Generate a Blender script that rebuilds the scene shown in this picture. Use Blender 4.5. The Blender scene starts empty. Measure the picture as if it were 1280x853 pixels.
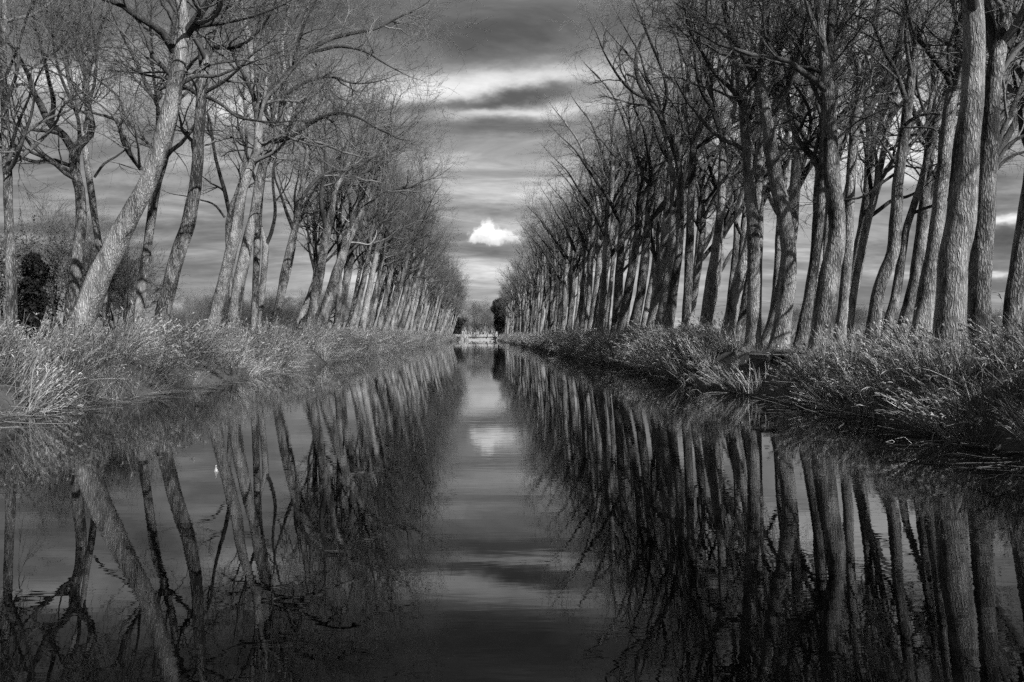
import bpy, math, random
import numpy as np

# ------------------------------------------------------------------ camera, sky, sun, exposure
scene = bpy.context.scene
col = scene.collection
F = 995.0            # focal length in photo pixels (1280 wide)
VU, VV, CH = 600.0, 420.5, 2.0     # vanishing point of the canal, camera height above the water
cam_d = bpy.data.cameras.new('camera')
cam_d.sensor_width = 36.0
cam_d.lens = 36.0 * F / 1280.0
cam_d.shift_x = (640.0 - VU) / 1280.0
cam_d.shift_y = -(426.5 - VV) / 1280.0
cam_d.clip_start = 0.1
cam_d.clip_end = 8000.0
cam = bpy.data.objects.new('camera', cam_d)
col.objects.link(cam)
cam.location = (0, 0, CH)
cam.rotation_euler = (math.radians(90), 0, 0)
scene.camera = cam

SUN_EL, SUN_AZ = math.radians(34), math.radians(180 - 40)      # azimuth clockwise from +Y
sd = bpy.data.lights.new('sun', 'SUN')
sd.energy = 5.0
sd.angle = math.radians(0.53)
sd.color = (1.0, 0.995, 0.99)
sun = bpy.data.objects.new('sun', sd)
col.objects.link(sun)
sun.rotation_euler = (math.radians(90) - SUN_EL, 0, math.radians(180) - SUN_AZ)
sun.location = (60, -80, 60)

scene.view_settings.view_transform = 'Standard'
scene.view_settings.look = 'None'
scene.view_settings.exposure = 0.58
scene.view_settings.gamma = 1.0
scene.view_settings.use_curve_mapping = False
scene.cycles.max_bounces = 5
scene.cycles.diffuse_bounces = 2
scene.cycles.glossy_bounces = 2
scene.cycles.transmission_bounces = 0
scene.cycles.transparent_max_bounces = 4
scene.cycles.use_adaptive_sampling = True
scene.cycles.adaptive_threshold = 0.02
scene.cycles.adaptive_min_samples = 16
scene.cycles.use_denoising = False
scene.cycles.use_light_tree = False


class NT:
    """small helper for writing node trees"""
    def __init__(self, tree):
        self.t = tree
        self.n = tree.nodes
        self.l = tree.links

    def node(self, typ, **kw):
        nd = self.n.new(typ)
        for k, v in kw.items():
            setattr(nd, k, v)
        return nd

    def put(self, sock, val):
        if isinstance(val, bpy.types.NodeSocket):
            self.l.new(val, sock)
        else:
            sock.default_value = val

    def math(self, op, a, b=0.0, c=0.0, clamp=False):
        nd = self.node('ShaderNodeMath', operation=op, use_clamp=clamp)
        self.put(nd.inputs[0], a)
        self.put(nd.inputs[1], b)
        self.put(nd.inputs[2], c)
        return nd.outputs[0]

    def noise(self, vec, scale, detail=4.0, rough=0.55, dist=0.0, dims='3D'):
        nd = self.node('ShaderNodeTexNoise', noise_dimensions=dims)
        self.put(nd.inputs['Vector'], vec)
        nd.inputs['Scale'].default_value = scale
        nd.inputs['Detail'].default_value = detail
        nd.inputs['Roughness'].default_value = rough
        nd.inputs['Distortion'].default_value = dist
        return nd.outputs['Fac']

    def mapping(self, vec, scale=(1, 1, 1), loc=(0, 0, 0), rot=(0, 0, 0)):
        nd = self.node('ShaderNodeMapping')
        self.put(nd.inputs['Vector'], vec)
        nd.inputs['Scale'].default_value = scale
        nd.inputs['Location'].default_value = loc
        nd.inputs['Rotation'].default_value = rot
        return nd.outputs[0]

    def ramp(self, fac, stops, interp='LINEAR'):
        nd = self.node('ShaderNodeValToRGB')
        self.put(nd.inputs[0], fac)
        cr = nd.color_ramp
        cr.interpolation = interp
        while len(cr.elements) < len(stops):
            cr.elements.new(0.5)
        for e, (p, g) in zip(cr.elements, stops):
            e.position = p
            e.color = (g, g, g, 1)
        return nd.outputs[0]

    def smooth(self, val, lo, hi, a=0.0, b=1.0):
        nd = self.node('ShaderNodeMapRange', interpolation_type='SMOOTHSTEP')
        self.put(nd.inputs[0], val)
        nd.inputs[1].default_value = lo
        nd.inputs[2].default_value = hi
        nd.inputs[3].default_value = a
        nd.inputs[4].default_value = b
        return nd.outputs[0]

    def mixf(self, f, a, b):
        nd = self.node('ShaderNodeMix', data_type='FLOAT')
        self.put(nd.inputs[0], f)
        self.put(nd.inputs[2], a)
        self.put(nd.inputs[3], b)
        return nd.outputs[0]


def build_world():
    w = bpy.data.worlds.new('World')
    scene.world = w
    w.use_nodes = True
    t = NT(w.node_tree)
    t.n.clear()
    out = t.node('ShaderNodeOutputWorld')
    bg = t.node('ShaderNodeBackground')
    t.l.new(bg.outputs[0], out.inputs[0])
    sky = t.node('ShaderNodeTexSky', sky_type='NISHITA')
    sky.sun_disc = False
    sky.sun_elevation = SUN_EL
    sky.sun_rotation = SUN_AZ
    sky.air_density = 1.0
    sky.dust_density = 1.2
    sep = t.node('ShaderNodeSeparateColor')
    t.l.new(sky.outputs[0], sep.inputs[0])
    red = sep.outputs[0]                     # black-and-white film behind a red filter
    tc = t.node('ShaderNodeTexCoord')
    d = tc.outputs['Generated']
    sx = t.node('ShaderNodeSeparateXYZ')
    t.l.new(d, sx.inputs[0])
    x, y, z = sx.outputs
    zc = t.math('MAXIMUM', z, 0.0)
    # a flat cloud layer seen in perspective
    den = t.math('ADD', zc, 0.15)
    cx = t.node('ShaderNodeCombineXYZ')
    t.put(cx.inputs[0], t.math('DIVIDE', x, den))
    t.put(cx.inputs[1], t.math('DIVIDE', y, den))
    P = cx.outputs[0]
    n_big = t.noise(t.mapping(P, (0.62, 1.0, 1), (3.1, 1.7, 0)), 1.0, 10.0, 0.60, 0.7)
    n_fine = t.noise(t.mapping(P, (1.9, 3.4, 1), (7.3, 5.1, 0)), 1.0, 8.0, 0.62, 0.6)
    field = t.math('ADD', t.math('MULTIPLY', n_big, 0.62), t.math('MULTIPLY', n_fine, 0.38))
    # single clouds and two lens-falloff patches, laid out by direction
    ys = t.math('MAXIMUM', y, 0.05)
    a0 = t.math('DIVIDE', x, ys)
    b0 = t.math('DIVIDE', z, ys)
    front = t.smooth(y, 0.15, 0.4)
    wv = t.node('ShaderNodeCombineXYZ')
    t.put(wv.inputs[0], a0)
    t.put(wv.inputs[1], b0)
    ab = wv.outputs[0]
    w1 = t.math('SUBTRACT', t.noise(ab, 9.0, 6.0, 0.6), 0.5)
    w2 = t.math('SUBTRACT', t.noise(t.mapping(ab, (0.5, 1, 1), (4.2, 9.1, 0)), 22.0, 6.0, 0.62), 0.5)
    aw = t.math('ADD', a0, t.math('MULTIPLY', w1, 0.16))
    bw = t.math('ADD', t.math('ADD', b0, t.math('MULTIPLY', w2, 0.036)), t.math('MULTIPLY', w1, 0.012))

    def blob(u, v, su, sv, tilt=0.0, A=aw, B=bw):
        a = (u - VU) / F
        b = (VV - v) / F
        da = t.math('SUBTRACT', A, a)
        db = t.math('SUBTRACT', t.math('SUBTRACT', B, b), t.math('MULTIPLY', da, tilt))
        q = t.math('ADD', t.math('POWER', t.math('MULTIPLY', da, F / su), 2.0),
                   t.math('POWER', t.math('MULTIPLY', db, F / sv), 2.0))
        return t.math('EXPONENT', t.math('MULTIPLY', q, -1.0))

    def add(f, g, amt):
        return t.math('ADD', f, t.math('MULTIPLY', t.math('MULTIPLY', g, front), amt))

    for (u, v, su, sv, tl, amt) in CLOUDS_AND_FALLOFF:
        field = add(field, blob(u, v, su, sv, tl), amt)
    cl = t.ramp(field, SKY_RAMP)
    base = t.math('MULTIPLY', red, 0.06)      # clear sky
    bw_ = t.node('ShaderNodeRGBToBW')
    t.l.new(cl, bw_.inputs[0])
    cov = t.smooth(zc, 0.0, 0.14, 0.6, 0.95)
    lum = t.mixf(cov, base, bw_.outputs[0])
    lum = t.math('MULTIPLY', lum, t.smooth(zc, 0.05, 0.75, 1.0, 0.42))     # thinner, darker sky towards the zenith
    # small cumulus
    w3 = t.math('SUBTRACT', t.noise(ab, 60.0, 6.0, 0.62), 0.5)
    w4 = t.math('SUBTRACT', t.noise(t.mapping(ab, (1, 1, 1), (1.3, 2.2, 0)), 55.0, 6.0, 0.62), 0.5)
    ac = t.math('ADD', a0, t.math('MULTIPLY', w3, 0.028))
    bc = t.math('ADD', b0, t.math('MULTIPLY', w4, 0.024))
    cum = None
    for (u, v, su, sv) in ((597, 296, 11, 8), (609, 285, 9, 11), (618, 295, 18, 9), (640, 299, 18, 6), (606, 298, 16, 7)):
        g = blob(u, v, su, sv, 0.0, ac, bc)
        cum = g if cum is None else t.math('ADD', cum, g)
    m = t.math('MULTIPLY', t.smooth(cum, 0.16, 1.05), front)
    shade = t.smooth(t.math('ADD', b0, t.math('MULTIPLY', w4, 0.03)), (VV - 312) / F, (VV - 284) / F, 0.30, 0.86)
    lum = t.mixf(m, lum, shade)
    # the far side below the horizon stays a plain grey
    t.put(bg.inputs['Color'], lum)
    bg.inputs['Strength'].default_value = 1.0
    w.cycles.sampling_method = 'MANUAL'
    w.cycles.sample_map_resolution = 256


CLOUDS_AND_FALLOFF = [  # photo position, half sizes, tilt, brightness change
    (600, 106, 160, 21, 0.10, 0.20),
    (655, 118, 70, 12, 0.16, -0.24),
    (560, 133, 70, 6, 0.02, -0.12),
    (640, 158, 130, 13, 0.0, -0.10),
    (615, 141, 110, 10, 0.05, 0.14),
    (655, 241, 34, 9, 0.12, 0.03),
    (640, 262, 90, 9, 0.0, -0.08),
    (650, 30, 230, 42, -0.05, -0.10),
    (570, 320, 200, 16, 0.0, -0.05),
    (70, 95, 110, 22, 0.0, 0.16),
    (300, 140, 60, 16, 0.0, 0.14),
    (120, 235, 190, 10, 0.0, -0.10),
    (60, 285, 190, 9, 0.0, -0.13),
    (100, 300, 90, 8, 0.0, 0.12),
    (250, 330, 160, 8, 0.0, -0.06),
    (1000, 140, 120, 30, 0.0, 0.12),
    (1255, 277, 60, 7, 0.0, 0.22),
    (1250, 296, 120, 9, 0.0, -0.16),
    (1250, 342, 120, 4, 0.0, 0.14),
    (1240, 358, 140, 7, 0.0, -0.16),
    (1130, 200, 160, 26, 0.0, 0.08),
    (980, 90, 300, 130, 0.0, 0.10),
    (90, 310, 260, 80, 0.0, -0.07),  # left-hand lens falloff painted into the sky as a broad dark patch
    (1220, 330, 200, 80, 0.0, -0.06),  # right-hand lens falloff, likewise painted into the sky brightness
    (605, 340, 150, 55, 0.0, 0.07),
    (180, 90, 330, 120, 0.0, 0.06),
]
SKY_RAMP = [(0.24, 0.045), (0.38, 0.10), (0.46, 0.175), (0.54, 0.30), (0.62, 0.52), (0.74, 0.85)]
build_world()

# ------------------------------------------------------------------ helpers
rng = np.random.default_rng(11)
random.seed(11)


def at(u, v, Y):
    """photo pixel at depth Y -> a point of the place"""
    return np.array([(u - VU) * Y / F, Y, CH + (VV - v) * Y / F])


def mesh_np(name, verts, faces, smooth=True):
    """faces: (N,k) int array with one k, or a list of such arrays"""
    me = bpy.data.meshes.new(name)
    if not isinstance(faces, list):
        faces = [faces]
    faces = [f for f in faces if len(f)]
    nl = sum(f.size for f in faces)
    nf = sum(len(f) for f in faces)
    me.vertices.add(len(verts))
    me.vertices.foreach_set('co', np.ascontiguousarray(verts, dtype=np.float32).ravel())
    me.loops.add(nl)
    me.loops.foreach_set('vertex_index', np.concatenate([f.ravel() for f in faces]).astype(np.int32))
    me.polygons.add(nf)
    starts, o = [], 0
    for f in faces:
        starts.append(o + np.arange(len(f)) * f.shape[1])
        o += f.size
    me.polygons.foreach_set('loop_start', np.concatenate(starts).astype(np.int32))
    me.polygons.foreach_set('use_smooth', np.full(nf, smooth, dtype=bool))
    me.update(calc_edges=True)
    return me


class Geo:
    def __init__(self):
        self.v, self.f, self.n = [], {}, 0

    def add(self, v, f):
        v = np.asarray(v, dtype=float).reshape(-1, 3)
        f = np.asarray(f, dtype=np.int64)
        self.f.setdefault(f.shape[1], []).append(f + self.n)
        self.v.append(v)
        self.n += len(v)

    def box(self, lo, hi):
        (x0, y0, z0), (x1, y1, z1) = lo, hi
        v = [(x0, y0, z0), (x1, y0, z0), (x1, y1, z0), (x0, y1, z0), (x0, y0, z1), (x1, y0, z1), (x1, y1, z1), (x0, y1, z1)]
        self.add(v, [(0, 3, 2, 1), (4, 5, 6, 7), (0, 1, 5, 4), (1, 2, 6, 5), (2, 3, 7, 6), (3, 0, 4, 7)])

    def tubes(self, pts, rad, k):
        """pts (B,n,3), rad (B,n)"""
        B, n, _ = pts.shape
        tan = np.empty_like(pts)
        tan[:, 1:-1] = pts[:, 2:] - pts[:, :-2]
        tan[:, 0] = pts[:, 1] - pts[:, 0]
        tan[:, -1] = pts[:, -1] - pts[:, -2]
        tan /= np.linalg.norm(tan, axis=2, keepdims=True) + 1e-9
        mean = pts[:, -1] - pts[:, 0]
        ref = np.where((np.abs(mean[:, 2]) > 0.8 * np.linalg.norm(mean, axis=1))[:, None], np.array([[1.0, 0.13, 0]]), np.array([[0.05, 0, 1.0]]))
        ref = np.repeat(ref[:, None, :], n, axis=1)
        e1 = np.cross(tan, ref)
        e1 /= np.linalg.norm(e1, axis=2, keepdims=True) + 1e-9
        e2 = np.cross(tan, e1)
        a = np.arange(k) * 2 * math.pi / k
        rr = rad if rad.ndim == 3 else np.repeat(rad[:, :, None], k, axis=2)
        v = pts[:, :, None, :] + rr[..., None] * (e1[:, :, None, :] * np.cos(a)[None, None, :, None] + e2[:, :, None, :] * np.sin(a)[None, None, :, None])
        i = np.arange(B)[:, None, None] * n * k + np.arange(n - 1)[None, :, None] * k + np.arange(k)[None, None, :]
        j = i - np.arange(k)[None, None, :] + ((np.arange(k) + 1) % k)[None, None, :]
        q = np.stack([i, j, j + k, i + k], axis=-1).reshape(-1, 4)
        self.add(v.reshape(-1, 3), q)

    def ribbons(self, pts, wid, side):
        """flat blades; pts (B,n,3), wid (B,n), side (B,3)"""
        B, n, _ = pts.shape
        s = side[:, None, :] * wid[..., None] * 0.5
        v = np.stack([pts - s, pts + s], axis=2).reshape(-1, 3)
        i = np.arange(B)[:, None] * n * 2 + np.arange(n - 1)[None, :] * 2
        q = np.stack([i, i + 1, i + 3, i + 2], axis=-1).reshape(-1, 4)
        self.add(v, q)

    def leaves(self, c, size, rs):
        """diamond leaves at points c"""
        m = len(c)
        d = rs.normal(size=(m, 3)); d /= np.linalg.norm(d, axis=1, keepdims=True)
        e = np.cross(d, rs.normal(size=(m, 3))); e /= np.linalg.norm(e, axis=1, keepdims=True)
        s = (size * rs.uniform(.6, 1.3, m))[:, None]
        n_ = np.cross(d, e)
        v = np.stack([c, c + d * s * .55 + e * s * .32 + n_ * s * .08, c + d * s, c + d * s * .5 - e * s * .32 + n_ * s * .08], axis=1).reshape(-1, 3)
        self.add(v, np.arange(m * 4).reshape(-1, 4))

    def mesh(self, name, smooth=True):
        return mesh_np(name, np.concatenate(self.v), [np.concatenate(f) for f in self.f.values()], smooth)


def empty(name, loc):
    o = bpy.data.objects.new(name, None)
    col.objects.link(o)
    o.location = loc
    o.empty_display_size = 0.3
    return o


def obj(name, me, mat=None, parent=None):
    if mat is not None and not me.materials:
        me.materials.append(mat)
    o = bpy.data.objects.new(name, me)
    col.objects.link(o)
    o.parent = parent
    return o


def tag(o, label=None, cat=None, group=None, kind=None):
    if label: o['label'] = label
    if cat: o['category'] = cat
    if group: o['group'] = group
    if kind: o['kind'] = kind
    return o


# ------------------------------------------------------------------ materials
def new_mat(name):
    m = bpy.data.materials.new(name)
    m.use_nodes = True
    t = NT(m.node_tree)
    p = t.n['Principled BSDF']
    p.inputs['Specular IOR Level'].default_value = 0.25
    return m, t, p


def bark_mat(name, lo, hi, scale=1.0, bump=1.0):
    m, t, p = new_mat(name)
    tc = t.node('ShaderNodeTexCoord').outputs['Object']
    rnd = t.node('ShaderNodeObjectInfo').outputs['Random']
    off = t.node('ShaderNodeVectorMath', operation='ADD')
    t.l.new(tc, off.inputs[0])
    cx = t.node('ShaderNodeCombineXYZ')
    t.put(cx.inputs[2], t.math('MULTIPLY', rnd, 40.0))
    t.l.new(cx.outputs[0], off.inputs[1])
    vec = off.outputs[0]
    wob = t.node('ShaderNodeTexNoise')
    t.put(wob.inputs['Vector'], vec)
    wob.inputs['Scale'].default_value = 3.0
    wob.inputs['Detail'].default_value = 3.0
    vm = t.node('ShaderNodeVectorMath', operation='MULTIPLY_ADD')
    t.l.new(wob.outputs['Color'], vm.inputs[0])
    vm.inputs[1].default_value = (0.16, 0.16, 0.3)
    t.l.new(vec, vm.inputs[2])
    mp = t.mapping(vm.outputs[0], (11 * scale, 11 * scale, 1.5 * scale))
    vo = t.node('ShaderNodeTexVoronoi', feature='DISTANCE_TO_EDGE')
    t.put(vo.inputs['Vector'], mp)
    vo.inputs['Scale'].default_value = 1.0
    ridge = t.smooth(vo.outputs['Distance'], 0.0, 0.32)
    fine = t.noise(t.mapping(vec, (40 * scale, 40 * scale, 9 * scale)), 1.0, 5.0, 0.65)
    patch = t.noise(t.mapping(vec, (1.7, 1.7, 0.55)), 1.0, 5.0, 0.65, 0.4)
    h = t.math('ADD', t.math('MULTIPLY', ridge, 0.7), t.math('MULTIPLY', fine, 0.5))
    tone = t.math('ADD', t.math('ADD', t.math('MULTIPLY', ridge, 0.34), t.math('MULTIPLY', fine, 0.60)), t.math('MULTIPLY', t.math('SUBTRACT', patch, 0.52), 2.3))
    tone = t.math('ADD', tone, t.math('MULTIPLY', t.math('SUBTRACT', rnd, 0.5), 0.25))
    c = t.ramp(tone, [(0.08, lo), (0.5, (lo + hi) * 0.5), (0.85, hi)])
    t.put(p.inputs['Base Color'], c)
    p.inputs['Roughness'].default_value = 0.9
    b = t.node('ShaderNodeBump')
    b.inputs['Strength'].default_value = 0.9 * bump
    b.inputs['Distance'].default_value = 0.035
    t.put(b.inputs['Height'], h)
    t.l.new(b.outputs[0], p.inputs['Normal'])
    return m


def plain_mat(name, lo, hi, scale=5.0, rough=0.85, bump=0.0, stretch=(1, 1, 1), per_object=0.0):
    m, t, p = new_mat(name)
    tc = t.node('ShaderNodeTexCoord').outputs['Object']
    v = t.mapping(tc, stretch)
    n = t.math('ADD', t.math('MULTIPLY', t.noise(v, scale, 6.0, 0.65), 0.7), t.math('MULTIPLY', t.noise(v, scale * 7.3, 4.0, 0.6), 0.3))
    if per_object:
        rnd = t.node('ShaderNodeObjectInfo').outputs['Random']
        n = t.math('ADD', n, t.math('MULTIPLY', t.math('SUBTRACT', rnd, 0.5), per_object))
    t.put(p.inputs['Base Color'], t.ramp(n, [(0.32, lo), (0.68, hi)]))
    p.inputs['Roughness'].default_value = rough
    if bump:
        b = t.node('ShaderNodeBump')
        b.inputs['Strength'].default_value = 0.8
        b.inputs['Distance'].default_value = bump
        t.put(b.inputs['Height'], n)
        t.l.new(b.outputs[0], p.inputs['Normal'])
    return m


def blade_mat(name, lo, hi, trans=0.25):
    """dry reed and grass: every blade its own tone, a little light coming through"""
    m, t, p = new_mat(name)
    geo = t.node('ShaderNodeNewGeometry')
    rnd = t.node('ShaderNodeObjectInfo').outputs['Random']
    n = t.math('ADD', t.math('MULTIPLY', geo.outputs['Random Per Island'], 0.55), t.math('MULTIPLY', rnd, 0.45))
    c = t.ramp(n, [(0.1, lo), (0.55, lo + (hi - lo) * .28), (0.92, hi)])
    t.put(p.inputs['Base Color'], c)
    p.inputs['Roughness'].default_value = 0.7
    tr = t.node('ShaderNodeBsdfTranslucent')
    t.put(tr.inputs['Color'], c)
    mx = t.node('ShaderNodeMixShader')
    mx.inputs[0].default_value = trans
    t.l.new(p.outputs[0], mx.inputs[1])
    t.l.new(tr.outputs[0], mx.inputs[2])
    t.l.new(mx.outputs[0], t.n['Material Output'].inputs[0])
    return m


def water_mat():
    m, t, p = new_mat('water_surface')
    p.inputs['Base Color'].default_value = (0.003, 0.003, 0.003, 1)
    p.inputs['Roughness'].default_value = 0.004
    p.inputs['IOR'].default_value = 1.333
    p.inputs['Specular IOR Level'].default_value = 0.5
    tc = t.node('ShaderNodeTexCoord').outputs['Object']
    r1 = t.noise(t.mapping(tc, (0.7, 3.2, 1)), 1.0, 3.0, 0.55, 0.6)
    r2 = t.noise(t.mapping(tc, (2.2, 8.5, 1), (5, 3, 0), (0, 0, 0.15)), 1.0, 2.0, 0.5)
    swell = t.noise(t.mapping(tc, (0.12, 0.35, 1)), 1.0, 2.0, 0.5)
    calm = t.smooth(t.noise(t.mapping(tc, (0.05, 0.09, 1), (2, 7, 0)), 1.0, 4.0, 0.6, 0.5), 0.40, 0.66, 0.45, 1.5)
    h = t.math('ADD', t.math('MULTIPLY', r1, 1.0), t.math('MULTIPLY', r2, 0.42))
    h = t.math('MULTIPLY', h, calm)
    h = t.math('ADD', h, t.math('MULTIPLY', swell, 1.2))
    b = t.node('ShaderNodeBump')
    b.inputs['Strength'].default_value = 1.0
    b.inputs['Distance'].default_value = 0.0010
    t.put(b.inputs['Height'], h)
    t.l.new(b.outputs[0], p.inputs['Normal'])
    return m


BARK = bark_mat('poplar_bark', 0.025, 0.37, 1.6, 1.2)
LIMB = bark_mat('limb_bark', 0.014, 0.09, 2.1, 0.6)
TWIG = plain_mat('twig_bark', 0.035, 0.18, 0.7, 0.85, per_object=0.25)
DEADWOOD = plain_mat('bare_dead_wood', 0.15, 0.32, 3.0, 0.8, 0.01)
REED = blade_mat('dry_reed', 0.02, 0.58, 0.08)
SEDGE = blade_mat('dry_sedge', 0.05, 0.76, 0.15)
GRASS = blade_mat('winter_grass', 0.08, 0.30, 0.2)
LEAF = blade_mat('shrub_leaf', 0.06, 0.40, 0.2)
IVY = blade_mat('ivy_leaf', 0.012, 0.05, 0.1)
SOIL = plain_mat('bank_soil', 0.02, 0.10, 0.9, 0.95, 0.05)
CONCRETE = plain_mat('pale_concrete', 0.30, 0.46, 0.8, 0.8, 0.01)
DARKCONC = plain_mat('weathered_concrete', 0.22, 0.40, 0.6, 0.85, 0.01)
WHITE = plain_mat('white_paint', 0.72, 0.84, 2.0, 0.6)
OLDWOOD = plain_mat('old_wood', 0.07, 0.20, 3.0, 0.85, 0.006, (1, 6, 6))
WIRE = plain_mat('wire_sheath', 0.03, 0.05, 1.0, 0.6)

# ------------------------------------------------------------------ ground, canal, water
GZ = 1.42            # level of the banks
XL, XR = -11.5, 9.2  # waterlines


def wobble(y, s):
    return 0.28 * math.sin(y * 0.21 + s) + 0.16 * math.sin(y * 0.63 + 2.1 * s) + 0.09 * math.sin(y * 1.7 + s * 3)


def build_ground():
    ys = [-400, -200, -100, -60] + list(np.arange(-40, 120, 1.0)) + list(np.arange(120, 460, 5.0)) + [480, 520, 600, 800, 1200, 2000, 3500]
    prof = [(-3500, GZ), (-600, GZ), (-120, GZ), (-40, GZ), (-24, GZ), (-18, GZ), (XL - 2.6, GZ), (XL - 1.6, GZ - .12), (XL - .7, .65), (XL - .15, .12), (XL + .15, -.15), (XL + .9, -1.2),
            (-1, -1.4), (XR - .9, -1.2), (XR - .15, -.15), (XR + .15, .12), (XR + .6, .65), (XR + 1.3, GZ - .12), (XR + 2.0, GZ), (15, GZ), (20, GZ), (40, GZ), (120, GZ), (600, GZ), (3500, GZ)]
    v = []
    for y in ys:
        for x, z in prof:
            side = 1 if x > -1 else 0
            near = abs(x - (XR if side else XL)) < 3
            dx = wobble(y, 1.3 + side * 2.4) if near else 0
            dz = 0.06 * math.sin(y * .8 + x * 1.9) + 0.04 * math.sin(y * 2.1 - x * 3.3) if (z > .5 and abs(x) < 45) else 0
            v.append((x + dx, y, z + dz))
    n = len(prof)
    i = np.arange(len(ys) - 1)[:, None] * n + np.arange(n - 1)[None, :]
    f = np.stack([i, i + 1, i + n + 1, i + n], axis=-1).reshape(-1, 4)
    o = obj('ground', mesh_np('ground', np.array(v), f), SOIL)
    tag(o, 'flat bank and open field on both sides of the canal', kind='structure')
    w = Geo()
    xs = np.linspace(XL - 1.0, XR + 1.0, 8)
    yy = np.linspace(-120, 700, 30)
    vv = np.array([(x, y, 0.0) for y in yy for x in xs])
    i = np.arange(29)[:, None] * 8 + np.arange(7)[None, :]
    o = obj('canal_water', mesh_np('canal_water', vv, np.stack([i, i + 1, i + 9, i + 8], -1).reshape(-1, 4)), water_mat())
    tag(o, 'still dark canal water mirroring the bare trees', kind='structure')


build_ground()

# ------------------------------------------------------------------ trees
def resample(pts, rad, n, smooth=True):
    """Catmull-Rom through the given points, n points evenly along it"""
    pts = np.asarray(pts, float); rad = np.asarray(rad, float)
    if smooth and len(pts) > 2:
        P = np.vstack([2 * pts[0] - pts[1], pts, 2 * pts[-1] - pts[-2]])
        R = np.concatenate([[rad[0]], rad, [rad[-1]]])
        op, orr = [], []
        tt = np.linspace(0, 1, 8, endpoint=False)[:, None]
        for i in range(1, len(P) - 2):
            p0, p1, p2, p3 = P[i - 1], P[i], P[i + 1], P[i + 2]
            op.append(0.5 * ((2 * p1) + (-p0 + p2) * tt + (2 * p0 - 5 * p1 + 4 * p2 - p3) * tt ** 2 + (-p0 + 3 * p1 - 3 * p2 + p3) * tt ** 3))
            orr.append(R[i] + (R[i + 1] - R[i]) * tt[:, 0])
        op.append(pts[-1:]); orr.append(rad[-1:])
        pts = np.vstack(op); rad = np.concatenate(orr)
    s = np.concatenate([[0], np.cumsum(np.linalg.norm(np.diff(pts, axis=0), axis=1))])
    q = np.linspace(0, s[-1], n)
    return np.stack([np.interp(q, s, pts[:, i]) for i in range(3)], 1), np.interp(q, s, rad), s[-1]


def extend(pts, rad, rs, up=0.10, k=44.0, wig=0.16):
    """carry an axis on past its last point until it thins out"""
    pts = [np.array(p, float) for p in pts]; rad = list(rad)
    d = pts[-1] - pts[-2]; d /= np.linalg.norm(d)
    r = rad[-1]
    L = min(k * r + 0.6, 9.0)
    n = max(3, int(L / 0.9))
    for j in range(n):
        d = d + rs.normal(size=3) * wig + np.array([0, 0, up]); d /= np.linalg.norm(d)
        pts.append(pts[-1] + d * (L / n))
        rad.append(max(r * (1 - (j + 1) / n) ** 0.8, 0.006))
    return pts, rad


def grow(par, prad, counts, t0, ang, lenf, up, wig, n, rk, rs, rmin=0.004):
    """children of a batch of branches"""
    B, m, _ = par.shape
    idx = np.repeat(np.arange(B), counts)
    if len(idx) == 0:
        return np.zeros((0, n, 3)), np.zeros((0, n)), idx
    t = t0[idx] + (0.99 - t0[idx]) * rs.uniform(0, 1, len(idx))
    s = t * (m - 1)
    i = np.minimum(s.astype(int), m - 2)
    fr = (s - i)[:, None]
    p = par[idx, i] * (1 - fr) + par[idx, i + 1] * fr
    tan = par[idx, i + 1] - par[idx, i]
    tan /= np.linalg.norm(tan, axis=1, keepdims=True) + 1e-9
    pr = prad[idx, i] * (1 - fr[:, 0]) + prad[idx, i + 1] * fr[:, 0]
    q = np.cross(tan, rs.normal(size=tan.shape)); q /= np.linalg.norm(q, axis=1, keepdims=True) + 1e-9
    a = np.radians(rs.uniform(ang[0], ang[1], len(idx)))[:, None]
    d = tan * np.cos(a) + q * np.sin(a)
    L = lenf(pr, t, rs)
    r0 = np.clip(np.minimum(0.62 * pr, rk * L + 0.003), rmin, None)
    out = np.empty((len(idx), n, 3)); out[:, 0] = p
    for j in range(1, n):
        d = d + rs.normal(size=d.shape) * wig
        d[:, 2] += up
        d /= np.linalg.norm(d, axis=1, keepdims=True)
        out[:, j] = out[:, j - 1] + d * (L / (n - 1))[:, None]
    rad = r0[:, None] * np.linspace(1, 0.12, n)[None, :] ** 0.8
    rad = np.maximum(rad, rmin * 0.6)
    return out, rad, idx


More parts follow.
